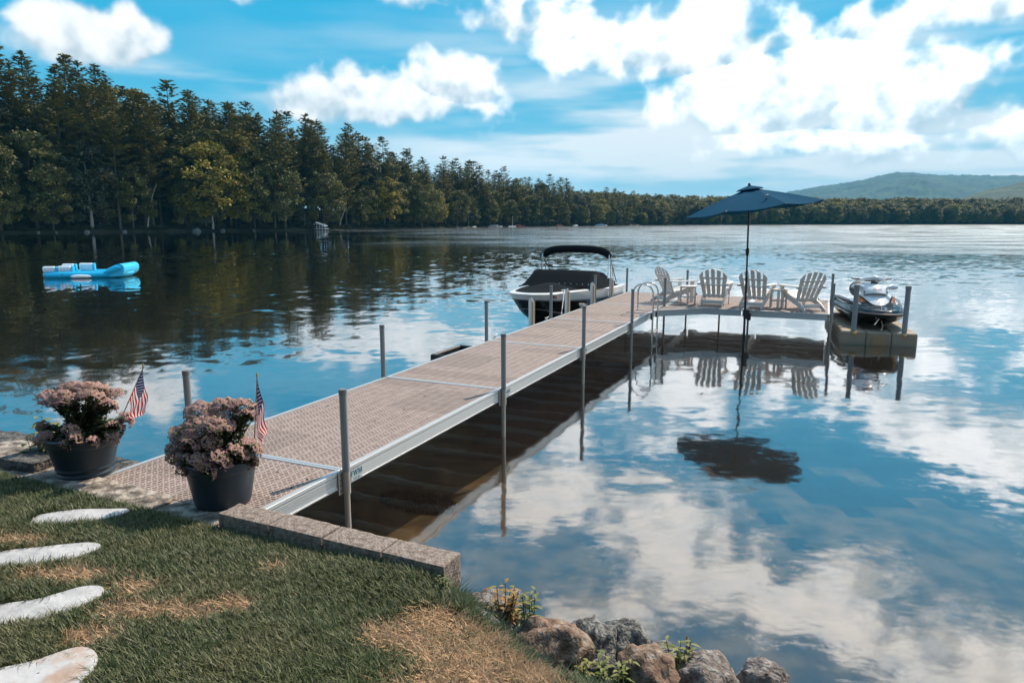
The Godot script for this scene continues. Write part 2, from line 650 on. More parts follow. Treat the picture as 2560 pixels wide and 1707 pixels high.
# ---------------------------------------------------------------- the lie of the land
const WALL_P := Vector2(-1.93, -4.29)
const WALL_W := Vector2(0.9063, 0.4226)
const WALL_M := Vector2(-0.4226, 0.9063)
var EDGE := [Vector2(-0.50, -3.95), Vector2(-0.44, -3.5), Vector2(-0.27, -3.2), Vector2(0.05, -2.8), Vector2(0.60, -2.45), Vector2(1.9, -2.1), Vector2(5.0, -1.7)]
var lawn_noise: FastNoiseLite


func wall_st(x: float, z: float) -> Vector2:   # (distance from the wall towards the house, distance along the wall)
	var r := Vector2(x, z) - WALL_P
	return Vector2(r.dot(WALL_M), r.dot(WALL_W))


func wall_xz(s: float, t: float) -> Vector2:
	return WALL_P + WALL_M * s + WALL_W * t


func bank(x: float, z: float) -> float:   # distance past the edge of the lawn towards the water
	var p := Vector2(x, z)
	var best := 1e9
	var side := 1.0
	for i in EDGE.size() - 1:
		var a: Vector2 = EDGE[i]
		var b: Vector2 = EDGE[i + 1]
		var q := Geometry2D.get_closest_point_to_segment(p, a, b)
		var d := p.distance_to(q)
		if d < best:
			best = d
			side = -signf((b - a).cross(p - a))
	return best * side


func lawn_y(x: float, z: float) -> float:
	var st := wall_st(x, z)
	var y := 0.572 + 0.055 * clampf(st.x, 0.0, 5.0) + 0.012 * lawn_noise.get_noise_2d(x * 1.0, z * 1.0)
	if st.y > 1.3:
		var e := bank(x, z)
		y -= 0.60 * smoothstep(-0.05, 0.56, e) + 0.55 * smoothstep(0.45, 1.5, e)
	y += 0.05 * smoothstep(0.5, 1.7, st.y) * (1.0 - smoothstep(0.0, 0.5, st.x))
	if st.x < -0.07 and st.y < 1.74:
		y = minf(y, -1.2)
	return y


func bed_y(x: float, z: float) -> float:
	var q := maxf(-wall_st(x, z).x, 0.0)
	return -0.34 - 0.055 * minf(q, 14.0) - 0.05 * clampf(q - 14.0, 0.0, 60.0) + 0.05 * lawn_noise.get_noise_2d(x * 0.35, z * 0.35)


func wind(x: float, z: float) -> float:   # 0 where the lake is sheltered, 1 out in the breeze
	var r := sqrt(x * x + z * z)
	var az := rad_to_deg(atan2(x, -z))
	var open := smoothstep(-16.0, 2.0, az + 0.05 * (r - 70.0) + 12.0 * lawn_noise.get_noise_2d(x * 0.03, z * 0.03))
	return smoothstep(30.0, 95.0, r + 22.0 * lawn_noise.get_noise_2d(x * 0.025 + 3.0, z * 0.06)) * open * clampf(0.85 + 0.5 * lawn_noise.get_noise_2d(x * 0.05 + 9.0, z * 0.12), 0.0, 1.0)


func calm(x: float, z: float) -> float:   # how steep the ripples are: still under the trees and by the dock, ruffled out on the lake
	var r := sqrt(x * x + z * z)
	var az := rad_to_deg(atan2(x, -z))
	var a := 0.011 + 0.010 * smoothstep(7.0, 22.0, r) * (1.0 - smoothstep(-3.0, 8.0, az - r * 0.1))
	a += 0.006 * smoothstep(14.0, 40.0, r)
	a = lerpf(a, 0.006 + 0.010 * wind(x, z), smoothstep(50.0, 80.0, r))
	a *= 0.75 + 0.8 * lawn_noise.get_noise_2d(x * 0.10 + 50.0, z * 0.22)
	var cat := exp(-pow((r - 55.0 + 0.12 * az) / 4.0, 2.0)) * (1.0 - smoothstep(-20.0, -12.0, az))   # a catspaw off the raft
	return a + 0.07 * cat


func make_lake() -> void:
	var w1 := noise(71, 2.6, 3)
	var w2 := noise(72, 2.6, 3)
	w1.fractal_gain = 0.62
	w2.fractal_gain = 0.62
	var segs := 640
	var rings := 680
	var m := MB.new()
	m.mapped = true
	var k := pow(2200.0 / 2.2, 1.0 / (rings - 1))
	var r := 2.2
	for j in rings:
		for i in segs:
			var q := deg_to_rad(lerpf(-56.0, 56.0, float(i) / (segs - 1)))
			var x := sin(q) * r
			var z := -cos(q) * r
			var a := calm(x, z)
			var sx := 0.45 * w1.get_noise_2d(x * 0.55, z * 1.1) + 0.40 * w1.get_noise_2d(x * 0.16 + 40.0, z * 0.30)
			var sz := 0.95 * w2.get_noise_2d(x * 0.55, z * 1.1) + 0.75 * w2.get_noise_2d(x * 0.16 + 40.0, z * 0.30)
			m.put(Vector3(x, 0, z), Vector3(-a * sx * 1.9, 1.0, -a * sz * 1.9).normalized(), Vector2(float(i) / (segs - 1), float(j) / (rings - 1)))
		r *= k
	for j in rings - 1:
		for i in segs - 1:
			var a := j * segs + i
			m.t3(a, a + 1, a + segs + 1)
			m.t3(a, a + segs + 1, a + segs)
	setting("lake_water", m, M.lake_water)
	var under := setting("lake_water", m, M.lake_reflection_sheet)   # extra sheet added to make the lake mirror more strongly
	under.position.y = -0.006
	for y in [-0.012, -0.018]:
		var film := setting("lake_water", under.mesh, M.lake_reflection_sheet)  # further sheets, also added only to brighten the reflections
		film.position.y = y
	var far := MB.new()   # the rest of the lake, out of view
	far.face([Vector3(1.824, 0, -1.23), Vector3(sin(deg_to_rad(56.0)) * 2200.0, 0, -cos(deg_to_rad(56.0)) * 2200.0), Vector3(2200, 0, 1500), Vector3(40, 0, 300), Vector3(6, 0, 20)], Vector3.UP)
	far.face([Vector3(-1.824, 0, -1.23), Vector3(-60, 0, 300), Vector3(-2200, 0, 1500), Vector3(-sin(deg_to_rad(56.0)) * 2200.0, 0, -cos(deg_to_rad(56.0)) * 2200.0)], Vector3.UP)
	setting("lake_water", far, M.lake_water_far)
	# lake bed: sand along the shore, mud further out, coloured darker for light lost in deep water, with a ragged edge between them
	var sand := MB.new()
	var mud := MB.new()
	var p := PackedVector3Array()
	var xs := []
	var zs := []
	for i in 161:
		var q := (i - 80) / 80.0
		xs.append(signf(q) * (absf(q) * 16.0 + pow(absf(q), 5.0) * 700.0))
		zs.append(3.0 - i / 160.0 * 40.0 - pow(i / 160.0, 5.0) * 900.0)
	for z in zs:
		for x in xs:
			p.append(Vector3(x, bed_y(x, z), z))
	for j in 160:
		for i in 160:
			var a := j * 161 + i
			var c: Vector3 = p[a]
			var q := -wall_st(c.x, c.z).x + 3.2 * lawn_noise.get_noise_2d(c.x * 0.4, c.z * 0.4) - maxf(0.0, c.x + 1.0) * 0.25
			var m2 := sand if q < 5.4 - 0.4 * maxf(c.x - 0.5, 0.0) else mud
			m2.face([p[a], p[a + 1], p[a + 162], p[a + 161]], Vector3.UP)
	setting("lake_bed", sand, M.lake_bed)
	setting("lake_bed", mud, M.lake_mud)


func make_lawn() -> void:
	var ss := []
	for i in 22:
		ss.append(-2.3 + i * 0.1)
	for i in 8:
		ss.append(-0.15 + i * 0.04)
	for i in 64:
		ss.append(0.18 + i * 0.085)
	var p := PackedVector3Array()
	var nt := 170
	for s in ss:
		for i in nt:
			var q := wall_xz(s, -7.0 + i * 0.0775)
			p.append(Vector3(q.x, lawn_y(q.x, q.y), q.y))
	var m := MB.new()
	m.grid(p, nt, ss.size(), false, true)
	setting("ground", m, M.lawn_soil)
	var back := MB.new()   # the lawn goes on behind the photographer
	back.face([Vector3(-40, 0.62, 0.0), Vector3(-40, 0.62, 40), Vector3(40, 0.62, 40), Vector3(40, 0.62, 2.5), Vector3(6, 0.62, 2.0), Vector3(-6, 0.62, 0.9)], Vector3.UP)
	setting("ground", back, M.lawn_soil)


# ---------------------------------------------------------------- grass
var SLABS := []   # outlines of the stepping stones, to keep the grass off


func dryness(x: float, z: float) -> float:
	var d := 0.0
	for e in [[-2.45, -3.58, 0.36, 0.12], [-1.80, -3.22, 0.34, 0.13], [-1.42, -3.30, 0.20, 0.09], [-2.02, -3.45, 0.22, 0.11], [-1.98, -2.98, 0.20, 0.09], [-0.10, -2.70, 0.36, 0.24], [-0.12, -2.42, 0.62, 0.30], [-0.27, -2.96, 0.26, 0.20], [-0.38, -3.12, 0.20, 0.16], [0.22, -2.45, 0.45, 0.22],
			[-0.50, -3.05, 0.22, 0.13], [0.40, -2.30, 0.50, 0.16], [-0.3, -2.30, 0.5, 0.12], [-3.05, -4.05, 0.30, 0.08], [-1.35, -3.72, 0.12, 0.06]]:
		var q := Vector2((x - e[0]) / e[2], (z - e[1]) / e[3])
		d = maxf(d, (1.25 if e[0] < -0.6 else 1.75) - q.length_squared())
	return d + 0.8 * lawn_noise.get_noise_2d(x * 3.0, z * 3.0) - 0.34


func blade_mesh(sd: int, count: int, h: float, lean: float, width: float) -> ArrayMesh:
	var r := RandomNumberGenerator.new()
	r.seed = sd
	var m := MB.new()
	for i in count:
		var q := r.randf() * TAU
		var out := Vector3(cos(q), 0, sin(q))
		var side := Vector3(-sin(q), 0, cos(q))
		var foot := Vector3(r.randf_range(-0.016, 0.016), -0.004, r.randf_range(-0.016, 0.016))
		var l := h * r.randf_range(0.55, 1.25)
		var b := lean * r.randf_range(0.3, 1.3)
		var w := width * r.randf_range(0.7, 1.2)
		var tone := r.randf_range(0.75, 1.3)
		m.tint(Color(tone, tone, tone * 0.95))
		var last := []
		for j in 4:
			var u := j / 3.0
			var p := foot + Vector3.UP * l * u * (1.0 - 0.25 * b * u) + out * l * b * u * u
			var half := side * w * (1.0 - u * u * 0.96)
			var nn := (out * -0.4 + Vector3.UP * 0.5).normalized()
			var k := m.put(p - half, nn)
			m.put(p + half, nn)
			if j > 0:
				m.t3(k - 2, k - 1, k + 1)
				m.t3(k - 2, k + 1, k)
	return m.mesh()


func make_grass() -> void:
	var r := RandomNumberGenerator.new()
	r.seed = 77
	var green := [[], [], []]
	var green_c := [PackedColorArray(), PackedColorArray(), PackedColorArray()]
	var dry := []
	var dry_c := PackedColorArray()
	var tries := 150000
	for i in tries:
		var z := -6.1 + 4.6 * r.randf()
		var x := lerpf(-4.6, 1.7, r.randf())
		if absf(x) > 0.80 * -z + 0.45:
			continue
		var st := wall_st(x, z)
		if st.x < 0.015 and st.y < 1.78:
			continue
		var e := bank(x, z) if st.y > 1.0 else -1.0
		if e > 0.60:
			continue
		var inside := false
		var p2 := Vector2(x, z)
		for s in SLABS:
			if Geometry2D.is_point_in_polygon(p2, s):
				inside = true
				break
		if inside:
			continue
		var d := dryness(x, z)
		var t := Transform3D(Basis(Vector3.UP, r.randf() * TAU), Vector3(x, lawn_y(x, z), z))
		if r.randf() < clampf(d * 1.6, 0.0, 0.93):
			if r.randf() < 0.75:
				var tone := r.randf_range(0.5, 1.3)
				t.basis = Basis(Vector3.UP, r.randf() * TAU) * r.randf_range(0.7, 1.15)
				dry.append(t)
				dry_c.append(Color(0.54 * tone, 0.335 * tone, 0.18 * tone))
		else:
			var tall := 1.0
			var y := r.randf()
			var base := Color(0.060, 0.080, 0.016)
			var patch := lawn_noise.get_noise_2d(x * 1.1 + 20.0, z * 1.1)
			base = base.lerp(Color(0.17, 0.145, 0.055), clampf(0.02 + 0.7 * patch + (0.3 if y > 0.85 else 0.0), 0.0, 0.8))
			if e > 0.02 and st.y > 1.75:
				tall = 1.5
				base = base.lerp(Color(0.085, 0.115, 0.05), 0.6)
			t.basis = t.basis * (tall * r.randf_range(0.75, 1.2))
			var tone := r.randf_range(0.55, 1.45)
			var v := r.randi() % 3
			green[v].append(t)
			green_c[v].append(Color(base.r * tone, base.g * tone, base.b * tone))
	for v in 3:
		var o := stuff(self, "lawn_grass", blade_mesh(100 + v, 14, [0.056, 0.068, 0.048][v], [0.75, 0.95, 0.6][v], 0.0030), M.grass, green[v], green_c[v])
		tag(o, "short green mown grass of the lawn behind the shore wall", "grass")
	var o2 := stuff(self, "dry_grass", blade_mesh(120, 13, 0.060, 1.45, 0.0034), M.grass, dry, dry_c)
	tag(o2, "dead straw coloured grass patches in the lawn", "grass")


# ---------------------------------------------------------------- wall, stepping stones, boulders
func lump(sd: int, size: Vector3, rough: float, nu := 30, nv := 18, flat := 0.0) -> MB:   # a boulder standing on y = 0 of its own axes
	var f := noise(sd, 0.75, 4)
	var p := PackedVector3Array()
	for j in nv:
		var a := PI * j / (nv - 1) - PI / 2
		for i in nu:
			var q := TAU * i / nu
			var d := Vector3(cos(a) * cos(q), sin(a), cos(a) * -sin(q))
			var e := Vector3(signf(d.x) * pow(absf(d.x), 0.8), signf(d.y) * pow(absf(d.y), 0.85), signf(d.z) * pow(absf(d.z), 0.8))
			var k := 1.0 + rough * f.get_noise_3dv(d * 1.6 + Vector3(sd, 0, 0)) + 0.12 * rough * f.get_noise_3dv(d * 7.0)
			var o := e * k * size * 0.5
			if flat > 0.0 and o.y > size.y * 0.5 * (1.0 - flat):
				o.y = size.y * 0.5 * (1.0 - flat) + (o.y - size.y * 0.5 * (1.0 - flat)) * 0.15
			p.append(o)
	var m := MB.new()
	m.grid(p, nu, nv, true)
	return m


func block(s: Vector3, sd: int, rough := 0.006) -> MB:   # a cast or split block with worn edges: a subdivided box pushed about
	var f := noise(sd, 6.0, 4)
	var m := MB.new()
	for a in 3:
		var b := (a + 1) % 3
		var d := (a + 2) % 3
		for g in [-1.0, 1.0]:
			var p := PackedVector3Array()
			var n := 9
			for j in n:
				for i in n:
					var q := Vector3.ZERO
					q[a] = g
					q[b] = i / (n - 1.0) * 2.0 - 1.0
					q[d] = j / (n - 1.0) * 2.0 - 1.0
					for c in 3:   # round the edges a little
						q[c] = signf(q[c]) * minf(absf(q[c]), 1.0)
					var o := q * s * 0.5
					var near := 0
					for c in 3:
						near += 1 if absf(q[c]) > 0.999 else 0
					if near > 1:
						o -= q.normalized() * 0.006 * (1.0 + 1.2 * f.get_noise_3dv(o * 4.0))
					o += q.normalized() * rough * f.get_noise_3dv(o * 1.5 + Vector3(sd, 0, 0))
					p.append(o)
			m.grid(p, n, n, false, g < 0.0)
	return m


func slab_mesh(outline: PackedVector2Array, th: float) -> MB:   # a flagstone with a rounded outline, top at y = 0
	var m := MB.new()
	var c := Vector2.ZERO
	for q in outline:
		c += q / outline.size()
	var n := outline.size()
	var p := PackedVector3Array()
	for ring in [[1.0, -th], [1.0, -0.008], [0.985, 0.0], [0.6, 0.001], [0.02, 0.001]]:
		for q in outline:
			var o: Vector2 = c + (q - c) * ring[0]
			p.append(Vector3(o.x, ring[1], o.y))
	m.grid(p, n, 5, true, true)
	return m


func rounded(pts: Array, steps := 5) -> PackedVector2Array:   # a smooth closed outline through the given points
	var out := PackedVector2Array()
	var n := pts.size()
	for i in n:
		for j in steps:
			out.append(pts[i].cubic_interpolate(pts[(i + 1) % n], pts[(i - 1 + n) % n], pts[(i + 2) % n], float(j) / steps))
	return out


func make_shore() -> void:
	var turn := -atan2(WALL_W.y, WALL_W.x)
	var wall := thing("retaining_wall", "low stone and concrete block wall holding the lawn above the lake", "wall", Vector3(WALL_P.x, 0, WALL_P.y), turn)
	for i in 4:
		var o := part(wall, "cap_block", block(Vector3(0.424, 0.20, 0.19), 40 + i), M.concrete, at(0.215 + i * 0.43, 0.60 + [0.0, 0.002, -0.002, 0.001][i], -0.095))
		o.rotation.y = [0.01, -0.008, 0.006, -0.012][i]
	for i in 4:
		part(wall, "block", block(Vector3(0.42, 0.24, 0.22), 50 + i, 0.012), M.dark_stone, at(0.20 + i * 0.425, 0.375, -0.11))
		part(wall, "block", block(Vector3(0.44, 0.62, 0.26), 60 + i, 0.02), M.dark_stone, at(0.20 + i * 0.44, -0.06, -0.13))
	var flags := [[-0.36, 0.66, 0.03], [-1.0, 0.60, -0.02], [-1.58, 0.54, 0.05], [-2.12, 0.52, -0.04], [-2.7, 0.6, 0.03]]
	for i in flags.size():
		var e: Array = flags[i]
		var l: float = e[1]
		var out := rounded([Vector2(-l * 0.5, -0.15), Vector2(-l * 0.1, -0.165), Vector2(l * 0.48, -0.15), Vector2(l * 0.5, 0.08), Vector2(l * 0.12, 0.12), Vector2(-l * 0.47, 0.09)], 3)
		var o := part(wall, "flagstone", slab_mesh(out, 0.07), M.old_stone, at(e[0], DECK + [0.0, 0.012, 0.02, 0.012, 0.0][i], -0.10))
		o.rotation = Vector3(0.02 * (i % 2), e[2], 0.015 * (1 - i % 3))
	part(wall, "footing", block(Vector3(3.2, 1.2, 0.34), 70, 0.02), M.dark_stone, at(-1.62, -0.09, -0.17))
	part(wall, "ledge", block(Vector3(1.2, 1.0, 0.62), 71, 0.02), M.dark_stone, at(-1.75, 0.07, -0.40))
	for e in [[-2.36, 0.575, -0.25, 0.40, 0.20, 0.32, 0.1, "dark_stone"], [-2.85, 0.56, -0.33, 0.46, 0.18, 0.36, -0.15, "old_stone"], [-3.3, 0.54, -0.45, 0.5, 0.2, 0.4, 0.1, "dark_stone"]]:
		var o := one("wall_stone", block(Vector3(e[3], e[4], e[5]), int(90 + e[0] * 10), 0.02), M[e[7]], "dark weathered stone block lying on the wall beside the leafy seedling" if e[0] > -2.5 else "flat sunlit stone block past the dark one on the wall" if e[0] > -3 else "far stone block at the end of the shore wall", "stone")
		var q := wall_xz(e[2], e[0])
		o.position = Vector3(q.x, e[1], q.y)
		o.rotation.y = turn + e[6]
	# stepping stones set in the lawn
	var outs := [
		[Vector2(-3.14, -4.26), Vector2(-3.22, -4.42), Vector2(-3.02, -4.52), Vector2(-2.78, -4.53), Vector2(-2.64, -4.52), Vector2(-2.68, -4.40), Vector2(-2.86, -4.32)],
		[Vector2(-3.05, -3.66), Vector2(-3.06, -3.86), Vector2(-2.84, -3.93), Vector2(-2.62, -3.98), Vector2(-2.50, -3.95), Vector2(-2.52, -3.84), Vector2(-2.68, -3.70)],
		[Vector2(-2.62, -3.02), Vector2(-2.64, -3.22), Vector2(-2.44, -3.30), Vector2(-2.28, -3.42), Vector2(-2.16, -3.40), Vector2(-2.16, -3.27), Vector2(-2.30, -3.12)],
		[Vector2(-2.25, -2.46), Vector2(-2.28, -2.66), Vector2(-2.10, -2.76), Vector2(-1.96, -2.86), Vector2(-1.84, -2.80), Vector2(-1.80, -2.66), Vector2(-1.88, -2.50)]]
	var labels := ["pale flat stepping stone nearest the flower pots and the dock", "pale rounded stepping stone between the dry patch and the wall", "grey stepping stone with a split edge beside dry straw grass", "white stepping stone with a rust coloured streak across it"]
	for i in 4:
		var poly := rounded(outs[i], 6)
		SLABS.append(poly)
		var c := Vector2.ZERO
		for q in poly:
			c += q / poly.size()
		var own := PackedVector2Array()
		for q in poly:
			own.append(q - c)
		var o := one("stepping_stone", slab_mesh(own, 0.06), M.slab_rust if i == 3 else M.slab, labels[i], "stepping stone", Vector3(c.x, lawn_y(c.x, c.y) + 0.034, c.y), 0.0, "stepping stones in the lawn")
		o.rotation.z = 0.01
	# boulders on the bank
	var list := [
		[Vector3(-0.15, 0.24, -3.80), Vector3(0.30, 0.34, 0.30), "boulder_pink", "pink granite boulder against the end of the wall"],
		[Vector3(-0.22, 0.40, -3.46), Vector3(0.22, 0.22, 0.30), "boulder_lichen", "grey slanting rock in the grass beside the wall end"],
		[Vector3(0.22, 0.24, -3.48), Vector3(0.46, 0.36, 0.34), "boulder_orange", "brown boulder shaded on its near face above the bank grass"],
		[Vector3(0.45, 0.14, -3.62), Vector3(0.30, 0.46, 0.32), "boulder_lichen", "tall grey boulder with pale lichen rings"],
		[Vector3(0.48, 0.12, -3.44), Vector3(0.26, 0.22, 0.22), "boulder_lichen", "small lichened stone between the bank weeds"],
		[Vector3(0.64, 0.06, -3.76), Vector3(0.30, 0.42, 0.32), "boulder_lichen", "dark grey boulder speckled with lichen at the waterline"],
		[Vector3(0.74, 0.14, -3.41), Vector3(0.38, 0.32, 0.30), "boulder_orange", "smooth orange boulder with white lichen on its lower edge"],
		[Vector3(0.88, -0.02, -3.80), Vector3(0.26, 0.20, 0.22), "boulder_lichen", "small pale rock half hidden behind the orange boulder"],
		[Vector3(1.08, 0.03, -3.47), Vector3(0.42, 0.34, 0.36), "boulder_pink", "low rusty boulder with white lichen patches in the water edge"],
		[Vector3(1.42, -0.04, -3.55), Vector3(0.30, 0.32, 0.32), "boulder_pink", "pointed brown boulder standing apart in the shallow water"],
		[Vector3(0.98, 0.02, -3.22), Vector3(0.30, 0.24, 0.26), "boulder_orange", "rounded tan stone on the bank below the orange boulder"],
		[Vector3(0.02, 0.20, -3.70), Vector3(0.24, 0.24, 0.22), "boulder_lichen", "grey stone in the weeds between pink and brown boulders"]]
	for i in list.size():
		var e: Array = list[i]
		var o := one("boulder", lump(200 + i * 3, e[1] * 0.92, 0.42), M[e[2]], e[3], "boulder", e[0], i * 1.3, "boulders along the bank")
		o.rotation.z = 0.15 * sin(i * 2.1)


# ---------------------------------------------------------------- dock (own axes: x to the right, z back to the shore, y = 0 at the top of the deck)
func dock_pt(a: float, v: float, h := 0.0) -> Vector3:   # a along the dock from the first joint, v to the right of the right hand posts
	var c := cos(-DOCK_YAW)
	var s := sin(-DOCK_YAW)
	return DOCK_AT + Vector3(s * a + c * v, h, -c * a + s * v)


func panel_mesh(w: float, d: float, cols: int) -> ArrayMesh:   # a slotted deck panel, x across, z along, top at y = 0
	var m := MB.new()
	var rows := int(round(d / 0.0252))
	var pitch := d / rows
	var slot := 0.0108
	var th := 0.022
	var cw := w / cols
	for r in rows + 1:   # bars between the slots
		var z0 := -d * 0.5 + r * pitch - (pitch - slot) * 0.5
		var z1 := z0 + (pitch - slot)
		z0 = maxf(z0, -d * 0.5)
		z1 = minf(z1, d * 0.5)
		var h := w * 0.5
		m.face([Vector3(-h, 0, z0), Vector3(h, 0, z0), Vector3(h, 0, z1), Vector3(-h, 0, z1)], Vector3.UP)
		m.face([Vector3(-h, 0, z0), Vector3(h, 0, z0), Vector3(h, -th, z0), Vector3(-h, -th, z0)], Vector3.FORWARD)
		m.face([Vector3(-h, 0, z1), Vector3(h, 0, z1), Vector3(h, -th, z1), Vector3(-h, -th, z1)], Vector3.BACK)
	for r in rows:   # bridges across the slots
		var z0 := -d * 0.5 + r * pitch + (pitch - slot) * 0.5
		var z1 := z0 + slot
		var cuts := []
		for c in cols:
			var x := -w * 0.5 + c * cw
			var rib := 0.0085 if c > 0 else 0.014
			cuts.append([x - (rib if c > 0 else 0.0), x + rib])
			for f in ([0.5] if r % 2 == 0 else [0.27, 0.73]):
				cuts.append([x + cw * f - 0.007, x + cw * f + 0.007])
		cuts.append([w * 0.5 - 0.014, w * 0.5])
		for q in cuts:
			var x0: float = maxf(q[0], -w * 0.5)
			var x1: float = minf(q[1], w * 0.5)
			m.face([Vector3(x0, 0, z0), Vector3(x1, 0, z0), Vector3(x1, 0, z1), Vector3(x0, 0, z1)], Vector3.UP)
			m.face([Vector3(x0, 0, z0), Vector3(x0, 0, z1), Vector3(x0, -th, z1), Vector3(x0, -th, z0)], Vector3.LEFT)
			m.face([Vector3(x1, 0, z0), Vector3(x1, 0, z1), Vector3(x1, -th, z1), Vector3(x1, -th, z0)], Vector3.RIGHT)
	return m.mesh()


func rail_mesh(l: float, ribbed := false) -> ArrayMesh:   # an aluminium side rail along z, its outer face to +x at x = 0, top at y = 0.004
	var poly := PackedVector2Array([Vector2(-0.045, 0.004), Vector2(-0.002, 0.004), Vector2(0.0, 0.002), Vector2(0.0, -0.022), Vector2(-0.010, -0.026), Vector2(-0.010, -0.033), Vector2(-0.002, -0.036)])
	if ribbed:
		for i in 5:
			poly.append_array([Vector2(-0.002, -0.040 - i * 0.014), Vector2(-0.002, -0.049 - i * 0.014), Vector2(-0.007, -0.051 - i * 0.014), Vector2(-0.007, -0.053 - i * 0.014)])
	poly.append_array([Vector2(-0.002, -0.128), Vector2(0.003, -0.130), Vector2(0.003, -0.140), Vector2(-0.030, -0.140), Vector2(-0.030, -0.128), Vector2(-0.012, -0.124), Vector2(-0.012, -0.018), Vector2(-0.045, -0.018)])
	var m := MB.new()
	m.prism(poly, l, at(0, 0, -l * 0.5))
	return m.mesh()


func dock_post(parent: Node3D, x: float, z: float, y_base: float, side: float, top := 0.67) -> void:   # a pipe with a grey sleeve, standing at the outside of the rail
	var m := MB.new()
	var low := y_base - 0.55
	m.tube([Vector3(x, low, z), Vector3(x, 0.02, z)], 0.024, 14)
	var pipe := part(parent, "post", m, M.galvanised)
	var s := MB.new()
	s.lathe([Vector2(0.0, 0.0), Vector2(0.031, 0.0), Vector2(0.031, top)], 18, at(x, 0.004, z))
	part(pipe, "sleeve", s, M.sleeve)
	var c := MB.new()
	c.lathe([Vector2(0.031, top - 0.034), Vector2(0.0345, top - 0.034), Vector2(0.0345, top + 0.004), Vector2(0.0325, top + 0.009), Vector2(0.0, top + 0.010)], 18, at(x, 0.004, z))
	part(pipe, "post_cap", c, M.cap)
	var b := MB.new()
	b.lathe([Vector2(0.026, -0.19), Vector2(0.0325, -0.19), Vector2(0.0325, 0.0), Vector2(0.026, 0.0)], 16, at(x, 0, z))
	b.box(at(x - side * 0.026, -0.095, z + 0.045), Vector3(0.007, 0.19, 0.055))
	b.box(at(x - side * 0.026, -0.095, z - 0.045), Vector3(0.007, 0.19, 0.055))
	var br := part(pipe, "bracket", b, M.galvanised)
	for k in 8:
		var bb := MB.new()
		bb.tube([Vector3(x - side * 0.024, -0.025 - (k / 2) * 0.045, z + (0.05 if k % 2 == 0 else -0.05)), Vector3(x - side * 0.024 + side * 0.006, -0.025 - (k / 2) * 0.045, z + (0.05 if k % 2 == 0 else -0.05))], 0.0055, 8)
		part(parent, "bolt", bb, M.bolt)


func logo(parent: Node3D, t: Transform3D) -> void:   # the maker's plate on the rail
	var plate := MB.new()
	plate.box(at(0, 0, 0.0), Vector3(0.15, 0.096, 0.002))
	var pl := part(parent, "maker_plate", plate, M.aluminium, t)
	var f := SystemFont.new()
	f.font_names = PackedStringArray(["Droid Sans"])
	f.font_weight = 700
	for e in [["FWM", 46, 0.00145, 0.018], ["DOCKS", 20, 0.00105, -0.034]]:
		var tm := TextMesh.new()
		tm.font = f
		tm.text = e[0] if e[0] == "FWM" else "D O C K S"
		tm.font_size = e[1]
		tm.pixel_size = e[2]
		tm.depth = 0.0012
		part(pl, "lettering", tm, M.teal_print, at(0, e[3], 0.0018))
	var line := MB.new()
	line.box(at(0, -0.012, 0.0015), Vector3(0.125, 0.0022, 0.001))
	part(pl, "lettering", line, M.teal_print)


func deck_panels(parent: Node3D, mesh: Mesh, x0: float, cols: int, w: float, z0: float, z1: float, d: float) -> void:
	var n := int(round((z1 - z0) / d))
	var step := (z1 - z0) / n
	for c in cols:
		for i in n:
			part(parent, "deck_panel", mesh, [M.deck, M.deck, M.deck_pale, M.deck_worn][rng.randi() % 4], Transform3D(Basis.from_scale(Vector3(1, 1, (step - 0.003) / 0.3)), Vector3(x0 + (c + 0.5) * w, 0.0, z0 + (i + 0.5) * step)))


func strip(parent: Node3D, x0: float, x1: float, z: float) -> void:   # the double aluminium cover over a joint
	var m := MB.new()
	for k in [-0.019, 0.019]:
		m.bevel(at((x0 + x1) * 0.5, -0.006, z + k), Vector3(x1 - x0, 0.024, 0.034), 0.004)
	part(parent, "joint_strip", m, M.aluminium)


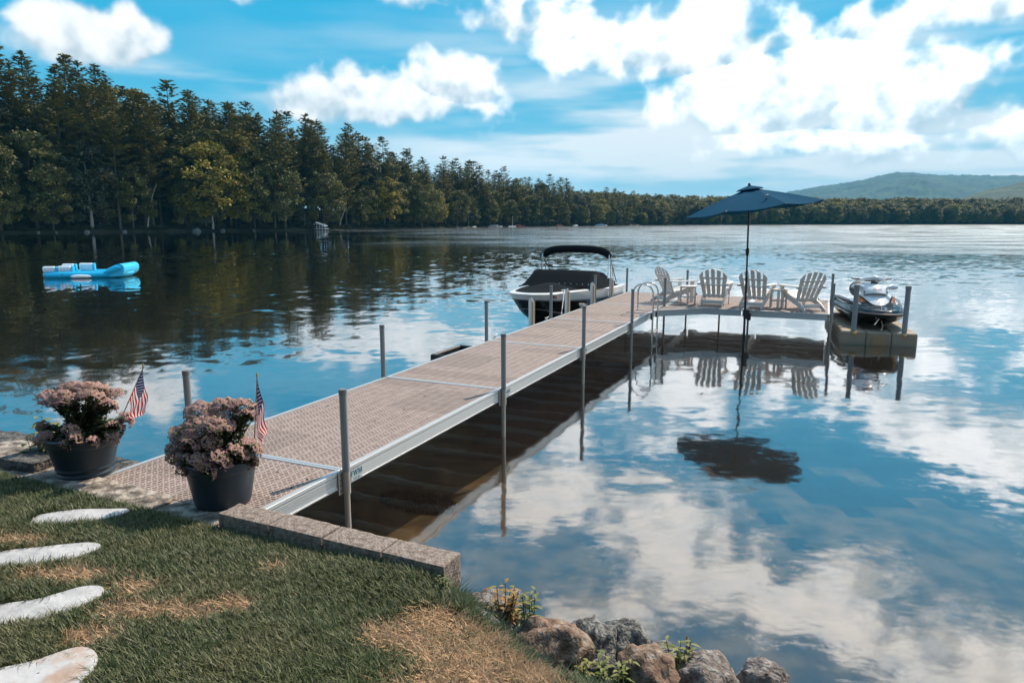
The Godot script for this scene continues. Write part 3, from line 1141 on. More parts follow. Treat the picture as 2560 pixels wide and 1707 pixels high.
func make_dock() -> void:
	const L := 3.048
	var inner := -1.70     # outer face of the left rail
	var outer := -0.033    # outer face of the right rail
	var w := (outer - inner - 0.10) / 2.0
	var wide := panel_mesh(w - 0.004, 0.3, 6)
	var rail := rail_mesh(L - 0.06)
	var labels := ["dock section with flower pots on it reaching the shore wall", "dock section just past the flower pots with a maker's plate on its rail", "second full dock section out from the shore", "middle dock section beside the low black float", "dock section along the bow of the covered boat", "dock section at the boat's stern meeting the seating platform"]
	var n := 0
	for i in range(-1, 5):
		var a0 := -1.04 if i < 0 else i * L
		var a1 := 0.0 if i < 0 else (i + 1) * L
		var t := thing("dock_section", labels[n], "dock", dock_pt((a0 + a1) * 0.5, 0), DOCK_YAW, "aluminium dock sections in a line")
		n += 1
		var l := a1 - a0
		var h := l * 0.5 - 0.042
		if i < 0:
			var ra := rail_mesh(l - 0.05, true)
			part(t, "side_rail", ra, M.aluminium, at(outer, 0, 0.01))
			part(t, "side_rail", ra, M.aluminium, Transform3D(Basis(Vector3.UP, PI), Vector3(inner, 0, 0.01)))
			var e := MB.new()
			e.box(at((inner + outer) * 0.5, -0.07, h + 0.03), Vector3(outer - inner - 0.1, 0.13, 0.03))
			part(t, "end_rail", e, M.aluminium)
		else:
			part(t, "side_rail", rail, M.aluminium, at(outer, 0, 0))
			part(t, "side_rail", rail, M.aluminium, Transform3D(Basis(Vector3.UP, PI), Vector3(inner, 0, 0)))
		for q in [-0.6, -0.2, 0.2, 0.6] if i >= 0 else [0.0]:
			var cr := MB.new()
			cr.box(at((inner + outer) * 0.5, -0.055, q * l * 0.5), Vector3(outer - inner - 0.06, 0.05, 0.04))
			part(t, "crossbar", cr, M.aluminium)
		deck_panels(t, wide, inner + 0.05, 2, w, -h, h, 0.3)
		strip(t, inner + 0.02, outer - 0.02, -l * 0.5)
		# posts stand at the far joint of each section
		var bed := bed_y(dock_pt(a1, 0).x, dock_pt(a1, 0).z) - DECK
		if i < 4:
			dock_post(t, 0.0, -l * 0.5, bed, 1.0)
		dock_post(t, -1.733, -l * 0.5, bed, -1.0)
		if i == 4:
			dock_post(t, 0.0, -l * 0.5 + 0.12, bed, 1.0)
		if i >= 0 and i < 3:
			logo(t, Transform3D(Basis(Vector3.UP, PI / 2), Vector3(outer + 0.006, -0.085, l * 0.5 - 0.17)))
	# seating platform: two sections side by side, at the right of the last section
	var w2 := 1.79
	var wp := (w2 - 0.10) / 2.0
	var pm := panel_mesh(wp - 0.004, 0.3, 6)
	for k in 2:
		var t := thing("dock_platform", ["platform section beside the dock carrying a chair and a round table", "outer platform section beside the watercraft float with two chairs"][k], "dock", dock_pt(4.5 * L, 0.012 + k * (w2 + 0.02)), DOCK_YAW, "platform sections")
		var h := L * 0.5 - 0.042
		var r1 := rail_mesh(L - 0.03)
		part(t, "side_rail", r1, M.aluminium, at(w2, 0, 0))
		part(t, "side_rail", r1, M.aluminium, Transform3D(Basis(Vector3.UP, PI), Vector3(0, 0, 0)))
		var fr := rail_mesh(w2 - 0.09)
		part(t, "end_rail", fr, M.aluminium, Transform3D(Basis(Vector3.UP, -PI / 2), Vector3(w2 * 0.5, 0, L * 0.5 - 0.015)))
		part(t, "end_rail", fr, M.aluminium, Transform3D(Basis(Vector3.UP, PI / 2), Vector3(w2 * 0.5, 0, -L * 0.5 + 0.015)))
		for q in [-0.6, -0.2, 0.2, 0.6]:
			var cr := MB.new()
			cr.box(at(w2 * 0.5, -0.055, q * L * 0.5), Vector3(w2 - 0.08, 0.05, 0.04))
			part(t, "crossbar", cr, M.aluminium)
		deck_panels(t, pm, 0.05, 2, wp, -h, h, 0.3)
		var bed := bed_y(dock_pt(13.7, 2).x, dock_pt(13.7, 2).z) - DECK
		if k == 0:
			var s := MB.new()
			s.bevel(at(w2 + 0.01, -0.002, 0), Vector3(0.085, 0.02, L), 0.004)
			part(t, "joint_strip", s, M.aluminium)
			var s2 := MB.new()
			s2.bevel(at(-0.022, -0.002, 0), Vector3(0.06, 0.02, L), 0.004)
			part(t, "joint_strip", s2, M.aluminium)
			var lg := MB.new()
			lg.tube([Vector3(0.9, bed - 0.5, -1.3), Vector3(0.9, -0.14, -1.3)], 0.024, 12)
			part(t, "leg", lg, M.galvanised)
		else:
			dock_post(t, w2 + 0.035, L * 0.5 - 0.06, bed, 1.0, 0.66)
			dock_post(t, w2 + 0.035, -L * 0.5 + 0.12, bed, 1.0, 0.68)
			var lg := MB.new()
			lg.tube([Vector3(0.02, bed - 0.5, 0.7), Vector3(0.02, -0.14, 0.7)], 0.024, 12)
			part(t, "leg", lg, M.galvanised)
	# triangular corner piece between the dock and the platform
	var g := thing("dock_corner", "small triangular deck piece filling the corner between dock and platform", "dock", dock_pt(4.0 * L, 0.0), DOCK_YAW)
	var tri := MB.new()
	var k0 := -0.03
	for r in 40:   # slotted like the panels: bars across, shorter and shorter
		var z := 0.02 + r * 0.0182
		var wd := 0.92 * (1.0 - z / 0.86) - 0.03
		if wd > 0.03:
			tri.box(at(k0 + 0.02 + wd * 0.5, -0.011, z), Vector3(wd, 0.022, 0.0104))
	for x in [0.1, 0.25, 0.4, 0.55]:
		var dz: float = 0.86 * (1.0 - (x + 0.06) / 0.92)
		tri.box(at(x, -0.013, dz * 0.5), Vector3(0.03, 0.022, dz))
	part(g, "deck_panel", tri, M.deck)
	var hyp := rail_mesh(1.27)
	var dir := Vector3(0.94, 0, -0.87).normalized()
	part(g, "side_rail", hyp, M.aluminium, Transform3D(Basis(Vector3(-dir.z, 0, dir.x), Vector3.UP, dir * -1.0).orthonormalized(), Vector3(0.455, 0, 0.435)))
	# cleats
	for e in [[6.36, -1.70, "silver cleat on the dock edge by the low black float"], [8.82, -1.70, "silver cleat on the dock edge under the boat's bow"], [11.07, -1.70, "silver cleat with rope on the dock edge amidships of the boat"]]:
		cleat(dock_pt(e[0], e[1]), M.aluminium, e[2])
	cleat(dock_pt(15.2, 0.25), M.bolt, "black cleat behind the small table on the platform")
	cleat(dock_pt(15.2, 3.35), M.bolt, "black cleat at the far corner of the platform")
	# upright bumpers along the boat
	for e in [[8.13, "white upright bumper on the dock under the boat's bow"], [10.21, "white upright bumper beside the boat's registration number"], [12.05, "white upright bumper near the boat's cockpit cover"], [13.70, "white upright bumper by the boat's stern"]]:
		var t := thing("dock_bumper", e[1], "bumper", dock_pt(e[0], -1.70), DOCK_YAW, "upright bumpers between boat and dock")
		var b := MB.new()
		b.box(at(-0.012, 0.16, 0.0), Vector3(0.018, 0.60, 0.11))
		part(t, "backing", b, M.tan_float)
		var s := MB.new()
		s.tube([Vector3(-0.06, -0.14, 0), Vector3(-0.06, 0.46, 0), Vector3(-0.058, 0.50, 0), Vector3(-0.045, 0.52, 0)], [0.05, 0.05, 0.038, 0.012], 16)
		part(t, "pad", s, M.white_plastic)
	make_ladder()
	# leaf litter blown on to the deck
	for i in 14:
		var lf := MB.new()
		lf.tint(Color(0.05, 0.03, 0.018))
		var cup := PackedVector3Array()
		for j in 4:
			var lw: float = [0.002, 0.009, 0.007, 0.001][j]
			cup.append_array([Vector3(-lw, 0.004, j * 0.010), Vector3(0, 0.001, j * 0.010), Vector3(lw, 0.005, j * 0.010)])
		lf.grid(cup, 3, 4, false, true)
		one("dead_leaf", lf, M.leaves, "small dead leaf lying on the dock deck", "leaf", dock_pt(-0.8 + rng.randf() * 3.4, -1.6 + rng.randf() * 1.5, 0.001), rng.randf() * TAU, "dead leaves on the deck")


func cleat(p: Vector3, m: Material, label: String) -> void:
	var t := thing("cleat", label, "cleat", p, DOCK_YAW, "mooring cleats")
	var b := MB.new()
	for z in [-0.03, 0.03]:
		b.tube([Vector3(0, 0.0, z), Vector3(0, 0.045, z)], 0.010, 8)
	b.box(at(0, 0.004, 0), Vector3(0.05, 0.008, 0.12))
	part(t, "base", b, m)
	var h := MB.new()
	h.tube([Vector3(0, 0.066, -0.11), Vector3(0, 0.054, -0.05), Vector3(0, 0.05, 0), Vector3(0, 0.054, 0.05), Vector3(0, 0.066, 0.11)], [0.005, 0.010, 0.011, 0.010, 0.005], 8)
	part(t, "horn", h, m)


func make_ladder() -> void:
	var t := thing("boarding_ladder", "bent steel boarding ladder with hoop handrails on the dock edge", "ladder", dock_pt(10.95, 0.0), DOCK_YAW)
	for z in [0.24, -0.24]:
		var p := [Vector3(-0.40, 0.012, z), Vector3(-0.40, 0.34, z)]
		for i in 13:
			var q := PI * i / 12.0
			p.append(Vector3(-0.17 - cos(q) * 0.23, 0.42 + sin(q) * 0.23, z))
		p.append_array([Vector3(0.06, 0.34, z), Vector3(0.06, -1.35, z)])
		var m := MB.new()
		m.tube(p, 0.019, 12)
		part(t, "handrail", m, M.steel)
		var f := MB.new()
		f.bevel(at(-0.20, 0.010, z), Vector3(0.46, 0.016, 0.045), 0.004)
		part(t, "foot", f, M.aluminium)
		var b := MB.new()
		b.bevel(at(0.035, -0.06, z), Vector3(0.03, 0.14, 0.06), 0.004)
		part(t, "bracket", b, M.bolt)
	for i in 4:
		var m := MB.new()
		m.bevel(at(0.06, -0.42 - i * 0.27, 0), Vector3(0.075, 0.028, 0.46), 0.006)
		part(t, "rung", m, M.aluminium if i != 1 else M.tan_float)


# ---------------------------------------------------------------- chairs, tables, parasol
func chair(p_feet: Vector3, turn: float, label: String) -> void:   # faces -z; p_feet is the middle between the rear feet
	var t := thing("adirondack_chair", label, "chair", p_feet - Basis(Vector3.UP, turn) * Vector3(0, 0, 0.42), turn, "white slatted chairs on the platform")
	var W: Material = M.white_chair
	for s in [-1.0, 1.0]:   # curved side rails that are the rear legs
		var poly := PackedVector2Array()
		var top := [Vector2(-0.44, 0.375), Vector2(-0.25, 0.355), Vector2(-0.05, 0.30), Vector2(0.15, 0.235), Vector2(0.30, 0.165), Vector2(0.42, 0.085), Vector2(0.485, 0.03), Vector2(0.49, 0.0)]
		var low := [Vector2(0.40, 0.0), Vector2(0.30, 0.055), Vector2(0.15, 0.11), Vector2(-0.05, 0.175), Vector2(-0.25, 0.235), Vector2(-0.44, 0.255)]
		for q in top:
			poly.append(q)
		for q in low:
			poly.append(q)
		var m := MB.new()
		m.prism(poly, 0.024, Transform3D(Basis(Vector3(0, 0, 1), Vector3.UP, Vector3(-1, 0, 0)), Vector3(s * 0.255 + 0.012, 0, 0)))
		part(t, "leg", m, W)
		var f := MB.new()
		f.bevel(at(s * 0.285, 0.265, -0.37), Vector3(0.026, 0.53, 0.10), 0.004)
		part(t, "leg", f, W)
		var b := MB.new()   # bracket under the arm
		b.prism(PackedVector2Array([Vector2(0, 0), Vector2(0.075, 0), Vector2(0, -0.22)]), 0.022, Transform3D(Basis(Vector3(s, 0, 0), Vector3.UP, Vector3(0, 0, s)), Vector3(s * 0.298, 0.53, -0.37 - 0.011 * s)))
		part(t, "bracket", b, W)
		var a := MB.new()
		var arm := PackedVector2Array([Vector2(-0.05, 0.50), Vector2(0.05, 0.50), Vector2(0.085, 0.36), Vector2(0.085, -0.02), Vector2(0.055, -0.30), Vector2(0.0, -0.34), Vector2(-0.05, -0.30)])
		for i in arm.size():
			arm[i] = Vector2(arm[i].x * s, arm[i].y)
		a.prism(arm, 0.022, Transform3D(Basis(Vector3(1, 0, 0), Vector3(0, 0, -1), Vector3(0, 1, 0)), Vector3(s * 0.305, 0.53, 0.02)))
		part(t, "arm", a, W)
	for i in 6:
		var m := MB.new()
		var u := i / 5.0
		var z := lerpf(-0.42, 0.06, u)
		var y := lerpf(0.375, 0.275, smoothstep(0.0, 1.0, u)) + 0.012
		m.bevel(Transform3D(Basis(Vector3.RIGHT, 0.12 + 0.22 * u), Vector3(0, y, z)), Vector3(0.53, 0.02, 0.082), 0.004)
		part(t, "seat_slat", m, W)
	# reclined back: five slats fanned out under a round top
	var back := Transform3D(Basis(Vector3.RIGHT, 0.42), Vector3(0, 0.235, 0.13))
	for i in 5:
		var c := (i - 2) * 0.105
		var fan := (i - 2) * 0.018
		var top: float = [0.60, 0.695, 0.725, 0.695, 0.60][i]
		var slope: float = [0.07, 0.025, 0.0, -0.025, -0.07][i]
		var poly := PackedVector2Array([Vector2(c - 0.041, -0.05), Vector2(c + 0.041, -0.05)])
		for k in 6:
			var x := 0.044 - 0.088 * k / 5.0
			poly.append(Vector2(c + x + fan * 2.0, top + slope * x / 0.044 * 0.9 - 6.0 * x * x))
		var m := MB.new()
		m.prism(poly, 0.02, back * at(0, 0, -0.02))
		part(t, "back_slat", m, W)
	for e in [[0.49, 0.54, 0.045], [0.02, 0.50, 0.06]]:
		var m := MB.new()
		m.bevel(back * at(0, e[0], 0.016), Vector3(e[1], e[2], 0.026), 0.003)
		part(t, "back_rail", m, W)
	var ar := MB.new()
	ar.bevel(at(0, 0.515, 0.285), Vector3(0.74, 0.028, 0.055), 0.003)
	part(t, "back_rail", ar, W)
	var st := MB.new()
	st.bevel(at(0, 0.105, 0.33), Vector3(0.49, 0.085, 0.022), 0.003)
	part(t, "stretcher", st, W)


func side_table(p: Vector3, turn: float, label: String) -> void:
	var t := thing("side_table", label, "table", p, turn, "small round tables")
	for i in 5:   # slatted round top
		var x0 := -0.22 + i * 0.089
		var x1 := x0 + 0.084
		var poly := PackedVector2Array()
		for k in 7:
			var x := lerpf(x0, x1, k / 6.0)
			poly.append(Vector2(x, sqrt(maxf(0.0, 0.2235 * 0.2235 - x * x)) + 0.005))
		for k in 7:
			var x := lerpf(x1, x0, k / 6.0)
			poly.append(Vector2(x, -sqrt(maxf(0.0, 0.2235 * 0.2235 - x * x)) - 0.005))
		var m := MB.new()
		m.prism(poly, 0.022, Transform3D(Basis(Vector3.RIGHT, Vector3.BACK, Vector3.DOWN), Vector3(0, 0.45, 0)))
		part(t, "top_slat", m, M.white_chair)
	for q in 4:
		var a := PI / 4 + q * PI / 2
		var m := MB.new()
		m.bevel(at(cos(a) * 0.17, 0.214, sin(a) * 0.17), Vector3(0.034, 0.428, 0.034), 0.004)
		part(t, "leg", m, M.white_chair)
	for q in 2:
		for y in [0.17, 0.408]:
			var m := MB.new()
			m.bevel(Transform3D(Basis(Vector3.UP, PI / 4 + q * PI / 2), Vector3(0, y + q * 0.002, 0)), Vector3(0.31, 0.036, 0.02), 0.003)
			part(t, "stretcher", m, M.white_chair)


func make_seating() -> void:
	chair(Vector3(3.675, DECK, -17.41), -1.26, "white chair seen from the side beside the small table near the boat")
	chair(Vector3(4.74, DECK, -16.435), -0.46, "white chair with its back turned between table and parasol pole")
	chair(Vector3(5.535, DECK, -16.025), -0.60, "white chair right behind the parasol pole")
	chair(Vector3(6.805, DECK, -15.55), 0.21, "white chair turned aside at the outer corner of the platform")
	side_table(Vector3(4.33, DECK, -17.03), 0.5, "small white round table between the side-on chair and the next")
	side_table(Vector3(6.25, DECK, -16.22), 0.35, "small white round table beside the corner chair")
	var u := Vector3(5.263, 0.0, -15.55)
	var t := thing("parasol", "navy blue tilted parasol on a dark pole clamped to the platform edge", "parasol", u)
	var m := MB.new()
	m.tube([Vector3(0.03, -2.2, 0.0), Vector3(-0.015, 1.35, 0)], 0.026, 12)
	m.tube([Vector3(-0.015, 1.35, 0), Vector3(-0.06, 3.26, 0)], 0.020, 12)
	part(t, "pole", m, M.pole_dark)
	var cr := MB.new()
	cr.lathe([Vector2(0.022, -0.09), Vector2(0.034, -0.07), Vector2(0.042, 0.0), Vector2(0.036, 0.06), Vector2(0.022, 0.08)], 14, at(-0.028, 1.92, 0), true)
	cr.tube([Vector3(-0.03, 1.95, 0.0), Vector3(-0.13, 1.955, 0.03), Vector3(-0.145, 1.955, 0.03)], 0.008, 8)
	part(t, "crank", cr, M.black)
	var cl := MB.new()
	cl.bevel(at(0.03, 0.52, 0.0), Vector3(0.11, 0.20, 0.09), 0.008)
	cl.bevel(at(0.09, 0.46, -0.02), Vector3(0.08, 0.16, 0.08), 0.008)
	part(t, "clamp", cl, M.black)
	var tilt := Transform3D(Basis(Vector3(0, 0, 1), 0.122) * Basis(Vector3(1, 0, 0), -0.05), Vector3(-0.06, 3.30, 0))
	var R := 1.5
	var drop := 0.47
	var q0 := deg_to_rad(90.0 - 7.5)
	for k in 8:   # canopy panels, sagging between the ribs
		var p := PackedVector3Array()
		for j in 9:
			var f := 0.10 + 0.90 * j / 8.0
			for i in 7:
				var s := i / 6.0
				var a := q0 + TAU * (k + s) / 8.0
				var chord := cos(PI / 8) / cos(TAU / 8 * (s - 0.5))
				var sag := 0.045 * sin(PI * s) * f
				var h := -drop * (f * 0.82 + f * f * 0.18) - sag
				var rr := R * f * lerpf(1.0, chord, 0.95)
				p.append(tilt * Vector3(cos(a) * rr, h, sin(a) * rr))
		var pm := MB.new()
		pm.grid(p, 7, 9)
		part(t, "canopy_panel", pm, M.canvas_blue)
		var a2 := q0 + TAU * k / 8.0
		var rb := MB.new()
		rb.tube([tilt * Vector3(0, -0.06, 0), tilt * Vector3(cos(a2) * R * 0.5, -drop * 0.46 - 0.025, sin(a2) * R * 0.5), tilt * Vector3(cos(a2) * R * 1.005, -drop - 0.008, sin(a2) * R * 1.005)], 0.008, 6)
		part(t, "rib", rb, M.pole_dark)
	var vent := MB.new()
	var vp := PackedVector3Array()
	for j in 4:
		for i in 16:
			var f := [0.01, 0.10, 0.17, 0.20][j] as float
			var a := q0 + TAU * i / 16.0
			vp.append(tilt * Vector3(cos(a) * R * f * (1.0 if i % 2 == 0 else 0.95), 0.06 - drop * f * 0.9 - (0.015 if j == 3 else 0.0), sin(a) * R * f * (1.0 if i % 2 == 0 else 0.95)))
	vent.grid(vp, 16, 4, true)
	part(t, "vent_cap", vent, M.canvas_blue)
	var fi := MB.new()
	fi.lathe([Vector2(0.03, 0.0), Vector2(0.03, 0.03), Vector2(0.018, 0.055), Vector2(0.0, 0.06)], 12, tilt * at(0, 0.05, 0))
	part(t, "finial", fi, M.black)
	var tie := MB.new()
	var tp := PackedVector3Array()
	for i in 6:
		var s := i / 5.0
		for w in [-1.0, 1.0]:
			var a := q0 + 0.05 + s * 0.16
			var rr: float = R * (0.60 + 0.06 * sin(s * 3.0)) + w * 0.03 * (1.0 - s * 0.7)
			tp.append(tilt * Vector3(cos(a) * rr, -drop * rr / R + 0.05 + 0.03 * sin(s * PI), sin(a) * rr))
	tie.grid(tp, 2, 6)
	part(t, "tie_strap", tie, M.black)


# ---------------------------------------------------------------- flower pots
func pot(p: Vector3, label: String, foot: bool) -> void:
	var t := thing("flower_pot", label, "flower pot", p, 0.0)
	var m := MB.new()
	var prof := [Vector2(0.0, 0.0), Vector2(0.195, 0.0), Vector2(0.206, 0.012), Vector2(0.209, 0.032), Vector2(0.200, 0.048), Vector2(0.203, 0.060), Vector2(0.213, 0.075), Vector2(0.209, 0.09), Vector2(0.252, 0.262)] if foot else [Vector2(0.0, 0.0), Vector2(0.185, 0.0), Vector2(0.192, 0.012), Vector2(0.236, 0.262)]
	m.lathe(prof, 48)
	part(t, "wall", m, M.pot)
	var r0: float = prof[-1].x
	var rim := MB.new()
	rim.lathe([Vector2(r0 - 0.004, 0.255), Vector2(r0 + 0.012, 0.262), Vector2(r0 + 0.020, 0.285), Vector2(r0 + 0.015, 0.31), Vector2(r0 + 0.024, 0.325), Vector2(r0 + 0.024, 0.335), Vector2(r0 + 0.008, 0.342), Vector2(r0 - 0.008, 0.335), Vector2(r0 - 0.02, 0.29)], 48, Transform3D(), true)
	part(t, "rim", rim, M.pot)
	var s := MB.new()
	s.lathe([Vector2(r0 - 0.018, 0.292), Vector2(0.1, 0.305), Vector2(0.0, 0.31)], 30)
	part(t, "soil", s, M.soil)


func flower_head(sd: int, rx: float, rz: float, ht: float) -> ArrayMesh:   # a domed head of many tiny florets
	var r := RandomNumberGenerator.new()
	r.seed = sd
	var m := MB.new()
	var n := int(115000.0 * rx * rz)
	for i in n:
		var q := r.randf() * TAU
		var d := sqrt(r.randf())
		var lump_ := 0.012 * sin(q * 5.0 + sd) * d + 0.010 * sin(d * 14.0 + sd * 2.0)
		var p := Vector3(cos(q) * d * rx, ht * (1.0 - d * d) + lump_, sin(q) * d * rz)
		if r.randf() < 0.22:
			p.y -= r.randf() * 0.03
		var up := Vector3(cos(q) * d * 0.9, 1.0, sin(q) * d * 0.9).normalized()
		var pink := r.randf()
		var k := Color(0.37, 0.205, 0.20).lerp(Color(0.30, 0.15, 0.175), r.randf()) if pink < 0.60 else Color(0.27, 0.205, 0.105) if pink < 0.84 else Color(0.13, 0.12, 0.05)
		var tone := r.randf_range(0.75, 1.3)
		m.tint(Color(k.r * tone, k.g * tone, k.b * tone))
		var a := r.randf() * TAU
		var sx := up.cross(Vector3(cos(a), 0.1, sin(a))).normalized()
		var sy := up.cross(sx)
		var s := r.randf_range(0.0035, 0.0062)
		var c := m.put(p + up * s * 1.4, up)
		for k2 in 4:
			var dd := sx * cos(k2 * PI / 2) + sy * sin(k2 * PI / 2)
			m.put(p + dd * s * 1.3, (up + dd * 0.8).normalized())
		for k2 in 4:
			m.t3(c, c + 1 + k2, c + 1 + (k2 + 1) % 4)
	return m.mesh()


func sedum(p: Vector3, heads: Array, label: String, sd: int) -> void:   # heads: [x, y, z, rx, rz, tilt x, tilt z]; p is the soil's middle
	var t := thing("sedum_plant", label, "plant", p)
	var r := RandomNumberGenerator.new()
	r.seed = sd
	var stems := MB.new()
	var lv := MB.new()
	for i in heads.size():
		var e: Array = heads[i]
		var c := Vector3(e[0] * 0.90, e[1] * 0.93, e[2] * 0.90)
		part(t, "flower_head", flower_head(sd + i, e[3] * 1.14, e[4] * 1.14, 0.045), M.florets, Transform3D(Basis.from_euler(Vector3(e[5], r.randf() * 3.0, e[6])), c))
		for k in 9:
			var to := c + Vector3(r.randf_range(-0.8, 0.8) * e[3], -0.01, r.randf_range(-0.8, 0.8) * e[4])
			var from := Vector3(r.randf_range(-0.12, 0.12), 0.0, r.randf_range(-0.12, 0.12))
			var mid := from.lerp(to, 0.55) + Vector3(0, 0.03, 0)
			stems.tint(Color(0.07, 0.075, 0.03))
			stems.tube([from, mid, to], [0.004, 0.0035, 0.0025], 5, false)
			for j in 30:
				var u := r.randf_range(0.12, 1.0)
				var at_ := from.lerp(mid, u / 0.55) if u < 0.55 else mid.lerp(to, (u - 0.55) / 0.45)
				var a := r.randf() * TAU
				var al := Vector3(cos(a), r.randf_range(-0.1, 0.7), sin(a)).normalized()
				var tone := r.randf_range(0.7, 1.35)
				var g := Color(0.050, 0.070, 0.028) if r.randf() < 0.85 else Color(0.17, 0.15, 0.04)
				lv.tint(Color(g.r * tone, g.g * tone, g.b * tone))
				lv.leaf(at_, al, al.cross(Vector3(r.randf_range(-0.4, 0.4), 1, 0)).normalized(), r.randf_range(0.032, 0.062), r.randf_range(0.010, 0.018))
	part(t, "stems", stems, M.leaves)
	var o := part(t, "foliage", lv, M.leaves)
	o.set_meta("kind", "stuff")


func flag_texture() -> ImageTexture:   # thirteen stripes and a starred canton
	var im := Image.create(380, 200, false, Image.FORMAT_RGB8)
	for i in 13:
		im.fill_rect(Rect2i(0, int(i * 200.0 / 13.0), 380, int(200.0 / 13.0) + 1), Color(0.78, 0.08, 0.13) if i % 2 == 0 else Color(0.96, 0.95, 0.94))
	im.fill_rect(Rect2i(0, 0, 152, 108), Color(0.06, 0.12, 0.34))
	for j in 9:
		for i in (6 if j % 2 == 0 else 5):
			var c := Vector2(152.0 / 12.0 * (1 + 2 * i + (j % 2)), 108.0 / 10.0 * (j + 1))
			var star := PackedVector2Array()
			for k in 10:
				var rr := 6.0 if k % 2 == 0 else 2.5
				star.append(c + Vector2(sin(k * PI / 5), -cos(k * PI / 5)) * rr)
			for y in range(int(c.y) - 7, int(c.y) + 8):
				for x in range(int(c.x) - 7, int(c.x) + 8):
					if x >= 0 and y >= 0 and x < 152 and y < 108 and Geometry2D.is_point_in_polygon(Vector2(x, y) + Vector2(0.5, 0.5), star):
						im.set_pixel(x, y, Color(0.96, 0.95, 0.94))
	return ImageTexture.create_from_image(im)


func flag(tip: Vector3, foot: Vector3, hoist: float, fly: float, side: Vector3, swing: float, sd: float, label: String, pale := 1.0) -> void:   # side: the level direction in which the cloth swings out
	var t := thing("small_flag", label, "flag", foot)
	var stick := MB.new()
	var top := tip - foot
	stick.tube([Vector3.ZERO, top], 0.0042, 8)
	part(t, "stick", stick, M.wood_stick)
	var g := MB.new()
	g.lathe([Vector2(0.0, -0.004), Vector2(0.007, 0.0), Vector2(0.0085, 0.010), Vector2(0.004, 0.028), Vector2(0.0, 0.036)], 12, at(top.x, top.y, top.z), true)
	part(t, "finial", g, M.gold)
	var d := -top.normalized()
	var p := PackedVector3Array()
	var uvs := PackedVector2Array()
	var nu := 26
	var nv := 18
	for j in nv:
		var u := j / (nv - 1.0)
		var s := top + d * (0.02 + hoist * u)
		for i in nu:
			var v := i / (nu - 1.0)
			var drape := v * fly
			var fold := sin(v * 7.0 + u * 3.4 + sd) * 0.026 * v + sin(v * 15.0 - u * 3.0 + sd * 2.0) * 0.008 * v
			var away := side * (drape * swing * (1.0 - 0.35 * u) + 0.022 * v * sin(u * 5.0 + sd)) + side.cross(Vector3.UP) * (fold + 0.02 * v)
			p.append(s + Vector3.DOWN * drape * (0.95 - 0.45 * u * v) + away + side * 0.004)
			uvs.append(Vector2(v, u))
	var m := MB.new()
	m.mapped = true
	m.grid(p, nu, nv, false, false, uvs)
	part(t, "cloth", m, M.flag_faded if pale < 1.0 else M.flag)


